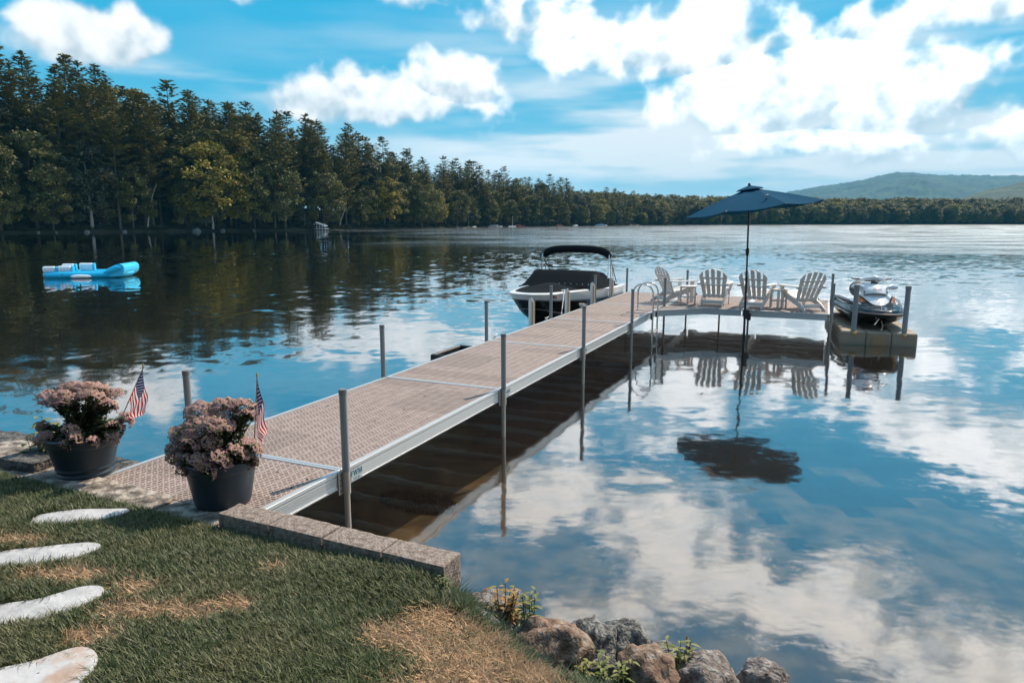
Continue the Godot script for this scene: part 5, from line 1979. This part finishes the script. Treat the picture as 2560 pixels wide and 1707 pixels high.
# ---------------------------------------------------------------- the inflatable raft and other craft
func make_raft() -> void:
	var t := thing("inflatable_raft", "bright blue inflatable lounge raft with white backrests adrift on the lake", "raft", Vector3(-20.1, 0.0, -33.1), 0.143)
	t.scale = Vector3(1.0, 0.80, 1.0)
	var outline := func(q: float, g: float) -> Vector2:
		var c := cos(q)
		var s := sin(q)
		return Vector2(signf(c) * pow(absf(c), 0.55) * (1.88 - g), signf(s) * pow(absf(s), 0.6) * (1.02 - g))
	var p := PackedVector3Array()
	for j in 11:
		var a := TAU * j / 10.0
		for i in 64:
			var o: Vector2 = outline.call(TAU * i / 64.0, 0.20 - 0.20 * cos(a))
			var lift := 0.06 * smoothstep(0.6, 1.8, o.x)
			p.append(Vector3(o.x, 0.16 + 0.21 * sin(a) + lift, o.y))
	var m := MB.new()
	m.grid(p, 64, 11, true, false)
	part(t, "tube", m, M.raft_blue)
	var fl := PackedVector3Array()
	for j in 4:
		for i in 48:
			var o: Vector2 = outline.call(TAU * i / 48.0, 0.3)
			fl.append(Vector3(o.x * (1.0 - j / 3.02), 0.20 + 0.02 * (j % 2), o.y * (1.0 - j / 3.02)))
	var fm := MB.new()
	fm.grid(fl, 48, 4, true, false)
	part(t, "floor", fm, M.raft_blue)
	# the raised headrest at one end
	var hm := MB.new()
	hm.prism(PackedVector2Array([Vector2(0.80, 0.24), Vector2(1.0, 0.36), Vector2(1.2, 0.50), Vector2(1.42, 0.68), Vector2(1.58, 0.77), Vector2(1.72, 0.80), Vector2(1.84, 0.74), Vector2(1.90, 0.60), Vector2(1.90, 0.42), Vector2(1.84, 0.24), Vector2(1.70, 0.10), Vector2(1.3, 0.06), Vector2(0.95, 0.10)]), 1.84, at(0, 0, -0.92))
	for s in [-1.0, 1.0]:
		hm.tube([Vector3(1.0, 0.28, s * 0.90), Vector3(1.3, 0.42, s * 0.95), Vector3(1.62, 0.58, s * 0.93), Vector3(1.76, 0.56, s * 0.90)], [0.05, 0.16, 0.17, 0.10], 12)
	part(t, "headrest", hm, M.raft_blue)
	# white backrests
	for e in [[-1.45, 0.62, 0.34, 0.56], [-0.78, 0.62, 0.36, 0.60], [-1.10, -0.45, 0.42, 0.56], [-0.30, -0.45, 0.46, 0.62]]:
		var b := MB.new()
		b.bevel(Transform3D(Basis(Vector3.RIGHT, 0.12), Vector3(e[0], 0.36 + e[2] * 0.4, e[1])), Vector3(e[3], e[2], 0.20), 0.06)
		var br := part(t, "backrest", b, M.raft_white)
		for k in 4:
			var w := MB.new()
			w.tube([Vector3(e[0] - e[3] * 0.35 + k * e[3] * 0.23, 0.36 + e[2] * 0.08, e[1] + 0.115), Vector3(e[0] - e[3] * 0.35 + k * e[3] * 0.23, 0.36 + e[2] * 0.72, e[1] + 0.10)], 0.022, 6)
			part(br, "rib", w, M.raft_white)
		var c := MB.new()
		c.bevel(at(e[0] + e[3] * 0.5 + 0.04, 0.36 + e[2] * 0.4, e[1]), Vector3(0.09, e[2] * 0.98, 0.24), 0.04)
		part(t, "bolster", c, M.raft_blue)
	var sd := MB.new()
	sd.tube([Vector3(-0.34, 0.10, 1.12), Vector3(-0.2, 0.11, 1.14), Vector3(0.1, 0.12, 1.15), Vector3(0.4, 0.11, 1.14), Vector3(0.52, 0.10, 1.12)], [0.03, 0.085, 0.10, 0.085, 0.03], 12)
	part(t, "side_float", sd, M.raft_white)
	for x in [-1.5, -0.75]:
		var g := MB.new()
		g.tube([Vector3(x, 0.20, 1.0), Vector3(x, 0.20, 1.035)], 0.025, 10)
		part(t, "grommet", g, M.black)
	var pr := MB.new()
	for k in 4:
		pr.box(Transform3D(Basis(Vector3.UP, k * 0.8), Vector3(0.12 + 0.07 * k, 0.235, 0.25 - 0.12 * (k % 2))), Vector3(0.09, 0.004, 0.03))
	part(t, "print", pr, M.raft_white)
	# the low black float on the other side of the dock
	var bf := thing("black_float", "low black open float lying against the dock", "float", dock_pt(6.38, -2.26, -0.62), DOCK_YAW)
	var b := MB.new()
	for e in [[-0.42, 0.0, 0.06, 1.0], [0.42, 0.0, 0.06, 1.0]]:
		b.bevel(at(e[0], 0.14, e[1]), Vector3(e[2], 0.42, e[3]), 0.02)
	for z in [-0.5, 0.5]:
		b.bevel(at(0, 0.14, z), Vector3(0.9, 0.42, 0.06), 0.02)
	part(bf, "side", b, M.black)
	var bb := MB.new()
	bb.box(at(0, 0.03, 0), Vector3(0.8, 0.04, 0.98))
	part(bf, "floor", bb, M.black)
	var bl := MB.new()
	bl.bevel(at(0.05, 0.20, -0.46), Vector3(0.18, 0.10, 0.02), 0.004)
	part(bf, "plate", bl, M.gold)
	far_craft()


func small_boat(az: float, u: float, l: float, turn: float, body: Material, top: Material, label: String) -> void:
	var q := on_shore(az, u)
	var t := thing("small_boat", label, "boat", Vector3(q.x, 0.0, q.y), turn, "small boats at the far shore")
	var p := PackedVector3Array()
	for j in 3:
		for i in 13:
			var z := i / 12.0
			var w: float = l * 0.19 * sqrt(maxf(0.0, 1.0 - pow(z, 3.0))) * [0.35, 0.8, 1.0][j]
			p.append(Vector3((z - 0.5) * l, [0.0, 0.25, 0.62][j] * l * 0.14 + 0.1 * z, -w))
		for i in 13:
			var z := 1.0 - i / 12.0
			var w: float = l * 0.19 * sqrt(maxf(0.0, 1.0 - pow(z, 3.0))) * [0.35, 0.8, 1.0][j]
			p.append(Vector3((z - 0.5) * l, [0.0, 0.25, 0.62][j] * l * 0.14 + 0.1 * z, w))
	var m := MB.new()
	m.grid(p, 26, 3, true, true)
	part(t, "hull", m, body)
	var c := MB.new()
	c.bevel(at(-l * 0.08, l * 0.12, 0), Vector3(l * 0.55, l * 0.09, l * 0.26), l * 0.03)
	part(t, "cover", c, top)


func far_craft() -> void:
	small_boat(-3.2, -1.0, 3.2, 1.1, M.gelcoat_white, M.gelcoat_white, "white boat drawn up on the bank behind the motorboat across the lake")
	small_boat(-1.9, -3.5, 6.5, -0.2, M.gelcoat_white, M.sleeve, "long white motorboat at the far shore")
	small_boat(0.2, -2.5, 5.5, 0.1, M.red_paint, M.red_paint, "dark red canoe at the far shore")
	small_boat(3.6, -2.0, 4.5, 0.3, M.tan_float, M.red_paint, "small brown boat at the far shore")
	small_boat(4.8, -3.0, 4.5, 0.9, M.gelcoat_white, M.gelcoat_white, "small white boat past the brown one at the far shore")
	small_boat(6.7, -4.0, 7.5, 0.1, M.gelcoat_white, M.blue_tarp, "boat under a blue cover at the far shore")
	var q := on_shore(-0.75, -5.0)
	var s := thing("sailboat", "small sailing dinghy with a bare mast at the far shore", "boat", Vector3(q.x, 0, q.y), 0.2)
	var m := MB.new()
	m.bevel(at(0, 0.25, 0), Vector3(3.6, 0.5, 1.2), 0.2)
	part(s, "hull", m, M.gelcoat_white)
	var ms := MB.new()
	ms.tube([Vector3(0.3, 0.4, 0), Vector3(0.3, 5.0, 0)], 0.05, 6)
	part(s, "mast", ms, M.white_plastic)
	# the white dock on the left shore, with a slide-like ramp
	var e := on_shore(-15.2, -1.0)
	var d := thing("shore_dock", "white dock with railings and a ramp at the wooded shore", "dock", Vector3(e.x, 0.0, e.y), -0.6)
	var f := MB.new()
	f.box(at(-1.2, 0.42, 1.5), Vector3(9.0, 0.14, 1.4))
	part(d, "deck", f, M.white_plastic)
	var ra := MB.new()
	ra.beam(Vector3(-2.0, 2.3, 0.8), Vector3(2.6, 1.25, 1.2), 1.2, 0.28)
	part(d, "ramp", ra, M.white_plastic)
	for i in 8:
		var po := MB.new()
		po.tube([Vector3(-5.4 + i * 1.25, -0.6, 2.2), Vector3(-5.4 + i * 1.25, 2.0 if i > 2 else 1.4, 2.2)], 0.05, 6)
		part(d, "post", po, M.white_plastic)
	var rl := MB.new()
	rl.box(at(-1.2, 0.9, 2.2), Vector3(9.0, 0.08, 0.06))
	part(d, "rail", rl, M.white_plastic)


# ---------------------------------------------------------------- far shore
var SHORE := [Vector2(-420, 120), Vector2(-260, 0), Vector2(-190, -75), Vector2(-150, -118), Vector2(-114, -157), Vector2(-84, -189), Vector2(-59, -216), Vector2(-33, -266), Vector2(-22, -300), Vector2(4, -345), Vector2(66, -433), Vector2(123, -515), Vector2(240, -588), Vector2(444, -611), Vector2(800, -600), Vector2(1300, -480), Vector2(1700, -100)]
# height of the wooded skyline above the water, by azimuth
var SKYLINE := [[-60.0, 50.0], [-37.0, 50.0], [-33.0, 47.0], [-30.0, 45.5], [-25.0, 43.0], [-22.0, 42.0], [-18.5, 39.0], [-13.0, 36.0], [-10.7, 34.0], [-7.0, 29.0], [-1.0, 29.0], [4.4, 25.5], [8.7, 23.0], [13.0, 18.0], [18.0, 17.0], [22.0, 19.0], [27.0, 18.0], [31.0, 17.0], [36.0, 19.0], [60.0, 22.0]]


func by_az(table: Array, az: float) -> float:
	if az <= table[0][0]:
		return table[0][1]
	for i in table.size() - 1:
		if az <= table[i + 1][0]:
			return lerpf(table[i][1], table[i + 1][1], (az - table[i][0]) / (table[i + 1][0] - table[i][0]))
	return table[-1][1]


func inland(u: float, az: float) -> float:   # ground height u metres behind the shoreline
	var rise := maxf(by_az(SKYLINE, az) - 25.0, 6.5)
	return -0.6 + 1.3 * smoothstep(-1.0, 1.5, u) + rise * smoothstep(2.0, 48.0, u)


func shore_points(step: float) -> Array:   # [point, inland direction, run] along the shoreline
	var out := []
	var left := 0.0
	for i in SHORE.size() - 1:
		var a: Vector2 = SHORE[i]
		var b: Vector2 = SHORE[i + 1]
		var l := a.distance_to(b)
		var d := (b - a) / l
		while left < l:
			out.append([a + d * left, Vector2(d.y, -d.x), i])
			left += step
		left -= l
	return out


func az_of(p: Vector2) -> float:
	return rad_to_deg(atan2(p.x, -p.y))


func pine_mesh(sd: int, h: float) -> Array:   # [trunk, crown] of a white pine with layered plumes
	var r := RandomNumberGenerator.new()
	r.seed = sd
	var tr := MB.new()
	var bend := Vector3(r.randf_range(-0.6, 0.6), 0, r.randf_range(-0.6, 0.6))
	var pts := []
	var rad := []
	for i in 9:
		var t := i / 8.0
		pts.append(Vector3(0, h * t, 0) + bend * t * t)
		rad.append(lerpf(0.36, 0.04, pow(t, 0.8)))
	tr.tube(pts, rad, 8)
	var m := MB.new()
	var y := h * r.randf_range(0.20, 0.30)
	var y0 := y
	while y < h - 0.3:
		var t := (y - y0) / (h - y0)
		var trunk := Vector3(0, y, 0) + bend * (y / h) * (y / h)
		var reach := h * 0.215 * pow(1.0 - t, 0.80) * (0.55 + 0.45 * smoothstep(0.0, 0.18, t)) + 0.35
		var n := 4 + r.randi() % 3
		var turn := r.randf() * TAU
		for b in n:
			if r.randf() < 0.14:
				continue
			var q := turn + TAU * b / n + r.randf_range(-0.35, 0.35)
			var l := reach * r.randf_range(0.55, 1.25)
			var out := Vector3(cos(q), 0, sin(q))
			var lift := r.randf_range(0.02, 0.22) + 0.75 * pow(t, 2.5)
			var tone := r.randf_range(0.75, 1.3)
			var warm := r.randf()
			m.tint(Color(lerpf(0.105, 0.17, warm) * tone, lerpf(0.115, 0.145, warm) * tone, lerpf(0.036, 0.030, warm) * tone))
			var d := 0.22
			while d < 1.02:
				var p := trunk + out * l * d + Vector3.UP * l * (lift * d + 0.16 * d * d * d - 0.05)
				var fat := 0.30 + 0.26 * (1.0 - absf(d - 0.6))
				for k in 8:
					var e := q + r.randf_range(-1.25, 1.25)
					var al := Vector3(cos(e), r.randf_range(-0.08, 0.38), sin(e)).normalized()
					var sd2 := al.cross(Vector3(r.randf_range(-0.4, 0.4), 1, r.randf_range(-0.4, 0.4))).normalized()
					m.leaf(p + Vector3(r.randf_range(-0.3, 0.3), r.randf_range(-0.12, 0.16), r.randf_range(-0.3, 0.3)), al, sd2, r.randf_range(0.7, 1.3), r.randf_range(0.12, 0.26) * (0.6 + fat))
				d += 0.55 / maxf(l, 1.0)
		y += r.randf_range(0.65, 1.25) * (1.0 + 0.35 * t)
	for k in 26:   # the leader
		var e := r.randf() * TAU
		m.leaf(Vector3(bend.x, h - r.randf() * 1.4, bend.z), Vector3(cos(e), r.randf_range(0.8, 2.2), sin(e)).normalized(), Vector3(-sin(e), 0, cos(e)), r.randf_range(0.5, 0.9), 0.1)
	return [tr.mesh(), m.mesh()]


func broad_mesh(sd: int, h: float, spread: float, low: float, ga: Color, gb: Color) -> Array:   # [trunk with limbs, crown] of a broadleaf
	var r := RandomNumberGenerator.new()
	r.seed = sd
	var tr := MB.new()
	var lean := Vector3(r.randf_range(-0.8, 0.8), 0, r.randf_range(-0.8, 0.8))
	var top := Vector3(lean.x, h * 0.8, lean.z)
	tr.tube([Vector3.ZERO, Vector3(lean.x * 0.1, h * 0.25, lean.z * 0.1), Vector3(lean.x * 0.5, h * 0.55, lean.z * 0.5), top], [0.26, 0.20, 0.14, 0.05], 8)
	var m := MB.new()
	for i in 70:
		var q := r.randf() * TAU
		var v := pow(r.randf(), 0.85)
		var y := lerpf(low, h * 0.97, v)
		var ring := sqrt(maxf(0.0, 1.0 - pow((v - 0.42) / 0.62, 2.0)))
		var out := spread * ring * sqrt(r.randf_range(0.25, 1.0)) * r.randf_range(0.75, 1.15)
		var c := Vector3(cos(q) * out, y, sin(q) * out) + lean * v
		if i % 5 == 0:
			var s := Vector3(lean.x * 0.4, maxf(y - out * 0.7 - 0.6, h * 0.2), lean.z * 0.4)
			tr.tube([s, (s + c) * 0.5 + Vector3(0, 0.25, 0), c], [0.10, 0.06, 0.02], 5, false)
		var size := r.randf_range(0.7, 1.45) * (h / 15.0)
		var tone := r.randf_range(0.7, 1.35)
		var k := ga.lerp(gb, r.randf())
		for j in 120:
			var d := Vector3(r.randfn(), r.randfn() * 0.62, r.randfn()).normalized() * size * pow(r.randf(), 0.45)
			var al := (d.normalized() * 0.6 + Vector3(r.randfn(), r.randfn() * 0.4 - 0.15, r.randfn()) * 0.6).normalized()
			var sd2 := al.cross(Vector3(r.randfn() * 0.6, 1.0, r.randfn() * 0.6)).normalized()
			var t2 := tone * r.randf_range(0.8, 1.2)
			m.tint(Color(k.r * t2, k.g * t2, k.b * t2))
			m.leaf(c + d * Vector3(1, 0.72, 1), al, sd2, r.randf_range(0.34, 0.62), r.randf_range(0.13, 0.24))
	return [tr.mesh(), m.mesh()]


func make_woods() -> void:
	# ground behind the shoreline
	var pts := shore_points(9.0)
	var us := [-6.0, -1.0, 1.0, 3.5, 9.0, 18.0, 30.0, 45.0, 62.0, 90.0, 150.0, 260.0, 420.0]
	var p := PackedVector3Array()
	for u in us:
		for e in pts:
			var q: Vector2 = e[0] + e[1] * u
			p.append(Vector3(q.x, inland(u, az_of(e[0])) + 0.25 * lawn_noise.get_noise_2d(q.x * 0.2, q.y * 0.2), q.y))
	var m := MB.new()
	m.grid(p, pts.size(), us.size())
	setting("far_shore", m, M.forest_floor)
	var pines := []
	for i in 6:
		pines.append(pine_mesh(500 + i, 28.0))
	var kinds := [["oak_tree", Color(0.090, 0.096, 0.028), Color(0.145, 0.135, 0.036), "bark"], ["maple_tree", Color(0.17, 0.155, 0.024), Color(0.28, 0.225, 0.032), "bark"], ["birch_tree", Color(0.060, 0.068, 0.036), Color(0.10, 0.105, 0.062), "birch"]]
	var broads := [[], [], []]
	for k in 3:
		for i in 3:
			broads[k].append(broad_mesh(540 + k * 10 + i, 15.0, [5.2, 4.6, 3.6][k], [2.2, 2.6, 1.6][k], kinds[k][1], kinds[k][2]))
	var r := RandomNumberGenerator.new()
	r.seed = 909
	var rows := [2.0, 8.0, 15.0, 24.0, 35.0, 48.0]
	var rest := {}
	var named := 0
	var run := shore_points(5.4)
	for j in rows.size():
		for e in run:
			var q: Vector2 = e[0] + e[1] * (rows[j] + r.randf_range(-2.6, 2.6)) + Vector2(e[1].y, -e[1].x) * r.randf_range(-2.8, 2.8)
			var az := az_of(q)
			var r1 := r.randf()
			var r2 := r.randf()
			var r3 := r.randf()
			var v := r.randi() % 6
			var turn := r.randf() * TAU
			if az < -41.0 or az > 41.0:
				continue
			var far := q.length() > 500.0
			if j > 4 and az > -5.0:
				continue
			var y := inland(rows[j], az) - 0.15
			var sky := by_az(SKYLINE, az)
			var conifer: bool = r1 < [0.26, 0.50, 0.58, 0.66, 0.70, 0.75][j]
			var full: float
			if conifer:
				full = clampf((sky - y) * r.randf_range(0.62, 0.94) if j < 3 else (sky - y) * r.randf_range(0.80, 1.0), 9.0, 34.0)
				if r2 > 0.86:
					full = clampf((sky - y) * 1.02, 9.0, 33.0)
			else:
				full = clampf((sky - y) * [0.44, 0.58, 0.66, 0.70, 0.74, 0.78][j] * lerpf(0.6, 1.25, r2), 6.0, 26.0)
			var k := 0 if r3 < 0.62 else 1 if r3 < 0.84 else 2
			var set: Array = pines[v] if conifer else broads[k][v % 3]
			var size := full / (28.0 if conifer else 15.0)
			var t := Transform3D(Basis(Vector3.UP, turn) * Basis.from_scale(Vector3(size * lerpf(0.85, 1.2, r3), size, size * lerpf(0.85, 1.2, r2))), Vector3(q.x, y, q.y))
			if far or (j >= 3 and az > -8.0) or (j >= 4 and r3 < 0.45):
				var key := [set[1], M.needles if conifer else M.leaves, "far_woods"]
				if not rest.has(set[1]):
					rest[set[1]] = [key, [], set[0], M.bark if conifer or k < 2 else M.birch]
				rest[set[1]][1].append(t)
				continue
			var called: String = "pine_tree" if conifer else kinds[k][0]
			var label := ""
			if conifer:
				label = "tall dark pine standing out on the wooded skyline" if j >= 4 else "dark green layered pine in the wood across the lake" if j > 0 else "dark pine at the water's edge across the lake"
			else:
				label = ["dull green oak in the wood across the lake", "yellow green maple in the wood across the lake", "grey green birch with a pale trunk across the lake"][k] if j > 0 else ["dull green oak leaning over the far waterline", "yellow green maple hanging over the far waterline", "grey green birch with a pale trunk at the far waterline"][k]
			var o := thing(called, label, "tree", Vector3.ZERO, 0.0, "trees across the lake")
			o.transform = t
			part(o, "trunk", set[0], M.bark if conifer or k < 2 else M.birch)
			part(o, "crown", set[1], M.needles if conifer else M.leaves)
			named += 1
	# trees further off, on the far right shore and the hill behind it
	for e in shore_points(5.5):
		for j in 16:
			var u := 3.0 + j * 9.0 + r.randf_range(-3.0, 3.0)
			var q: Vector2 = e[0] + e[1] * u + Vector2(e[1].y, -e[1].x) * r.randf_range(-3.0, 3.0)
			var az := az_of(q)
			if e[0].length() < 480.0 or az < 5.0 or az > 42.0 or j > 6 and r.randf() < 0.4:
				continue
			var conifer := r.randf() < 0.55
			var v := r.randi() % 6
			var set: Array = pines[v] if conifer else broads[[0, 0, 1][r.randi() % 3]][v % 3]
			var full := r.randf_range(12.0, 18.0)
			var size := full / (28.0 if conifer else 15.0)
			var t := Transform3D(Basis(Vector3.UP, r.randf() * TAU) * Basis.from_scale(Vector3(size * 1.35, size, size * 1.35)), Vector3(q.x, inland(u, az) - 0.2, q.y))
			if not rest.has(set[1]):
				rest[set[1]] = [[set[1], M.needles if conifer else M.leaves, "far_woods"], [], set[0], M.bark]
			rest[set[1]][1].append(t)
	for key in rest:
		var e: Array = rest[key]
		var o := stuff(self, "far_woods", e[0][0], e[0][1], e[1])
		tag(o, "woods far off along the end of the lake", "woods")
	# unseen trees added behind the camera to block low sky and deepen shade
	for e in [[pines, M.needles], [[broads[0][0], broads[0][1], broads[2][0]], M.leaves]]:
		var back := []
		for i in 16:
			var q := Vector2(-42.0 + i * 5.6 + r.randf_range(-2.0, 2.0), r.randf_range(9.0, 24.0))
			back.append(Transform3D(Basis(Vector3.UP, r.randf() * TAU) * Basis.from_scale(Vector3.ONE * r.randf_range(0.8, 1.1) * (0.75 if e[1] == M.needles else 1.1)), Vector3(q.x, 0.6, q.y)))
		var ob := stuff(self, "added_shade_woods", e[0][1][1], e[1], back)
		tag(ob, "unseen trees added behind the camera to deepen the shade", "woods")
	# low bushes at the far waterline
	var bush := MB.new()
	for i in 420:
		var d := Vector3(r.randfn(), absf(r.randfn()), r.randfn()).normalized() * pow(r.randf(), 0.4)
		var tone := r.randf_range(0.6, 1.4)
		bush.tint(Color(0.035 * tone, 0.036 * tone, 0.014 * tone))
		var al := (d + Vector3(r.randfn(), r.randfn(), r.randfn()) * 0.5).normalized()
		bush.leaf(d * Vector3(1.1, 0.9, 1.1), al, al.cross(Vector3(r.randfn(), 1, r.randfn())).normalized(), 0.3, 0.1)
	var places := []
	for e in shore_points(1.1):
		var az := az_of(e[0])
		if az < -41.0 or az > 14.0:
			continue
		var q: Vector2 = e[0] + e[1] * r.randf_range(0.6, 4.5)
		var s := r.randf_range(0.5, 1.35)
		places.append(Transform3D(Basis(Vector3.UP, r.randf() * TAU) * Basis.from_scale(Vector3(s * 1.3, s, s * 1.3)), Vector3(q.x, inland(1.5, az) - 0.15, q.y)))
	var o3 := stuff(self, "waterside_bushes", bush.mesh(), M.leaves, places)
	tag(o3, "low dark bushes along the far waterline", "bushes")
	# a pale leaning trunk and shoreline rocks
	for e in [[-27.3, 12.0, 2.6, "pale slender trunk leaning from the dark water's edge"], [-13.6, 7.0, 2.2, "pale slanting dead trunk near the white shore dock"]]:
		var q := on_shore(e[0], 1.2)
		var tb := MB.new()
		tb.tube([Vector3.ZERO, Vector3(e[2] * 0.35, e[1] * 0.45, 0), Vector3(e[2] * 0.8, e[1] * 0.75, 0), Vector3(e[2] * 1.3, e[1], 0)], [0.22, 0.17, 0.12, 0.05], 8)
		one("leaning_trunk", tb, M.birch, e[3], "tree trunk", Vector3(q.x, 0.2, q.y))
	for e in [[-34.0, 0.5], [-31.2, 0.9], [-28.9, 0.8], [-24.2, 1.5], [-22.4, 0.9], [-20.2, 0.6], [-33.0, 0.4]]:
		var q := on_shore(e[0], -0.3)
		one("shore_rock", lump(int(700 + e[0] * 7), Vector3(e[1] * 1.5, e[1], e[1]), 0.4, 14, 9), M.boulder_lichen, "pale rock at the dark far waterline under the trees", "rock", Vector3(q.x, 0.1, q.y), 0.0, "rocks at the far waterline")
	make_hills()


func on_shore(az: float, u: float) -> Vector2:   # the point of the shoreline in that direction, u metres inland
	for i in range(2, SHORE.size() - 1):
		var a: Vector2 = SHORE[i]
		var b: Vector2 = SHORE[i + 1]
		if az_of(a) <= az and az_of(b) >= az:
			var d := Vector2(sin(deg_to_rad(az)), -cos(deg_to_rad(az)))
			var hit = Geometry2D.line_intersects_line(Vector2.ZERO, d, a, b - a)
			var n := (b - a).normalized()
			return hit + Vector2(n.y, -n.x) * u
	return Vector2.ZERO


func hill(called: String, ridge: Array, dist: float, deep: float, sd: int, rough: float, step_az: float, rows: int) -> void:   # ridge: [azimuth, height above the water]
	var f := noise(sd, 1.0 / (dist * 0.16), 4)
	var trees := noise(sd + 1, 1.0 / (dist * 0.0055), 2)
	var a0: float = ridge[0][0]
	var a1: float = ridge[-1][0]
	var n := int((a1 - a0) / step_az) + 1
	var p := PackedVector3Array()
	for j in rows:
		var v := j / (rows - 1.0) * 1.35
		var d := dist - deep * (1.0 - v)
		for i in n:
			var az := lerpf(a0, a1, i / (n - 1.0))
			var q := towards(az, 0.0) * d
			var h := by_az(ridge, az)
			var up := sin(minf(v, 1.0) * PI * 0.5) if v <= 1.0 else 1.0 - 0.9 * (v - 1.0)
			var shape := pow(up, 1.15)
			var y := h * shape * (1.0 + rough * f.get_noise_2d(q.x, q.z) * (1.0 - 0.75 * up))
			y += dist * 0.0016 * trees.get_noise_2d(q.x, q.z)
			p.append(Vector3(q.x, y, q.z))
	var m := MB.new()
	m.grid(p, n, rows)
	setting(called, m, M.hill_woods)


func make_hills() -> void:
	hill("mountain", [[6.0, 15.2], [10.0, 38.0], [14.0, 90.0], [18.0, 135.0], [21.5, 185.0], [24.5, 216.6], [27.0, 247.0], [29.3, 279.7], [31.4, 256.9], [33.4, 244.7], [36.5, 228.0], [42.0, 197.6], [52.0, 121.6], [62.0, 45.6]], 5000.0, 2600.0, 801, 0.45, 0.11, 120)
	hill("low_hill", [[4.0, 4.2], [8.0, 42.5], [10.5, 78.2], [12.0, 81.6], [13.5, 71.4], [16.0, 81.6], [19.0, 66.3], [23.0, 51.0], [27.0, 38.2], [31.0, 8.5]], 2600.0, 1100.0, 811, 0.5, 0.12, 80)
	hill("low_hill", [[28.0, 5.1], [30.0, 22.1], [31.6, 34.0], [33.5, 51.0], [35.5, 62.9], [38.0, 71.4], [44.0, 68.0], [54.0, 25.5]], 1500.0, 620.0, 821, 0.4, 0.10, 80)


func _ready() -> void:
	rng.seed = 4
	lawn_noise = noise(61, 0.9, 4)
	make_camera_and_light()
	make_materials()
	make_lake()
	make_lawn()
	make_shore()
	make_woods()
	make_dock()
	make_seating()
	make_boat()
	make_watercraft()
	make_raft()
	make_pots()
	make_plants()
	make_grass()
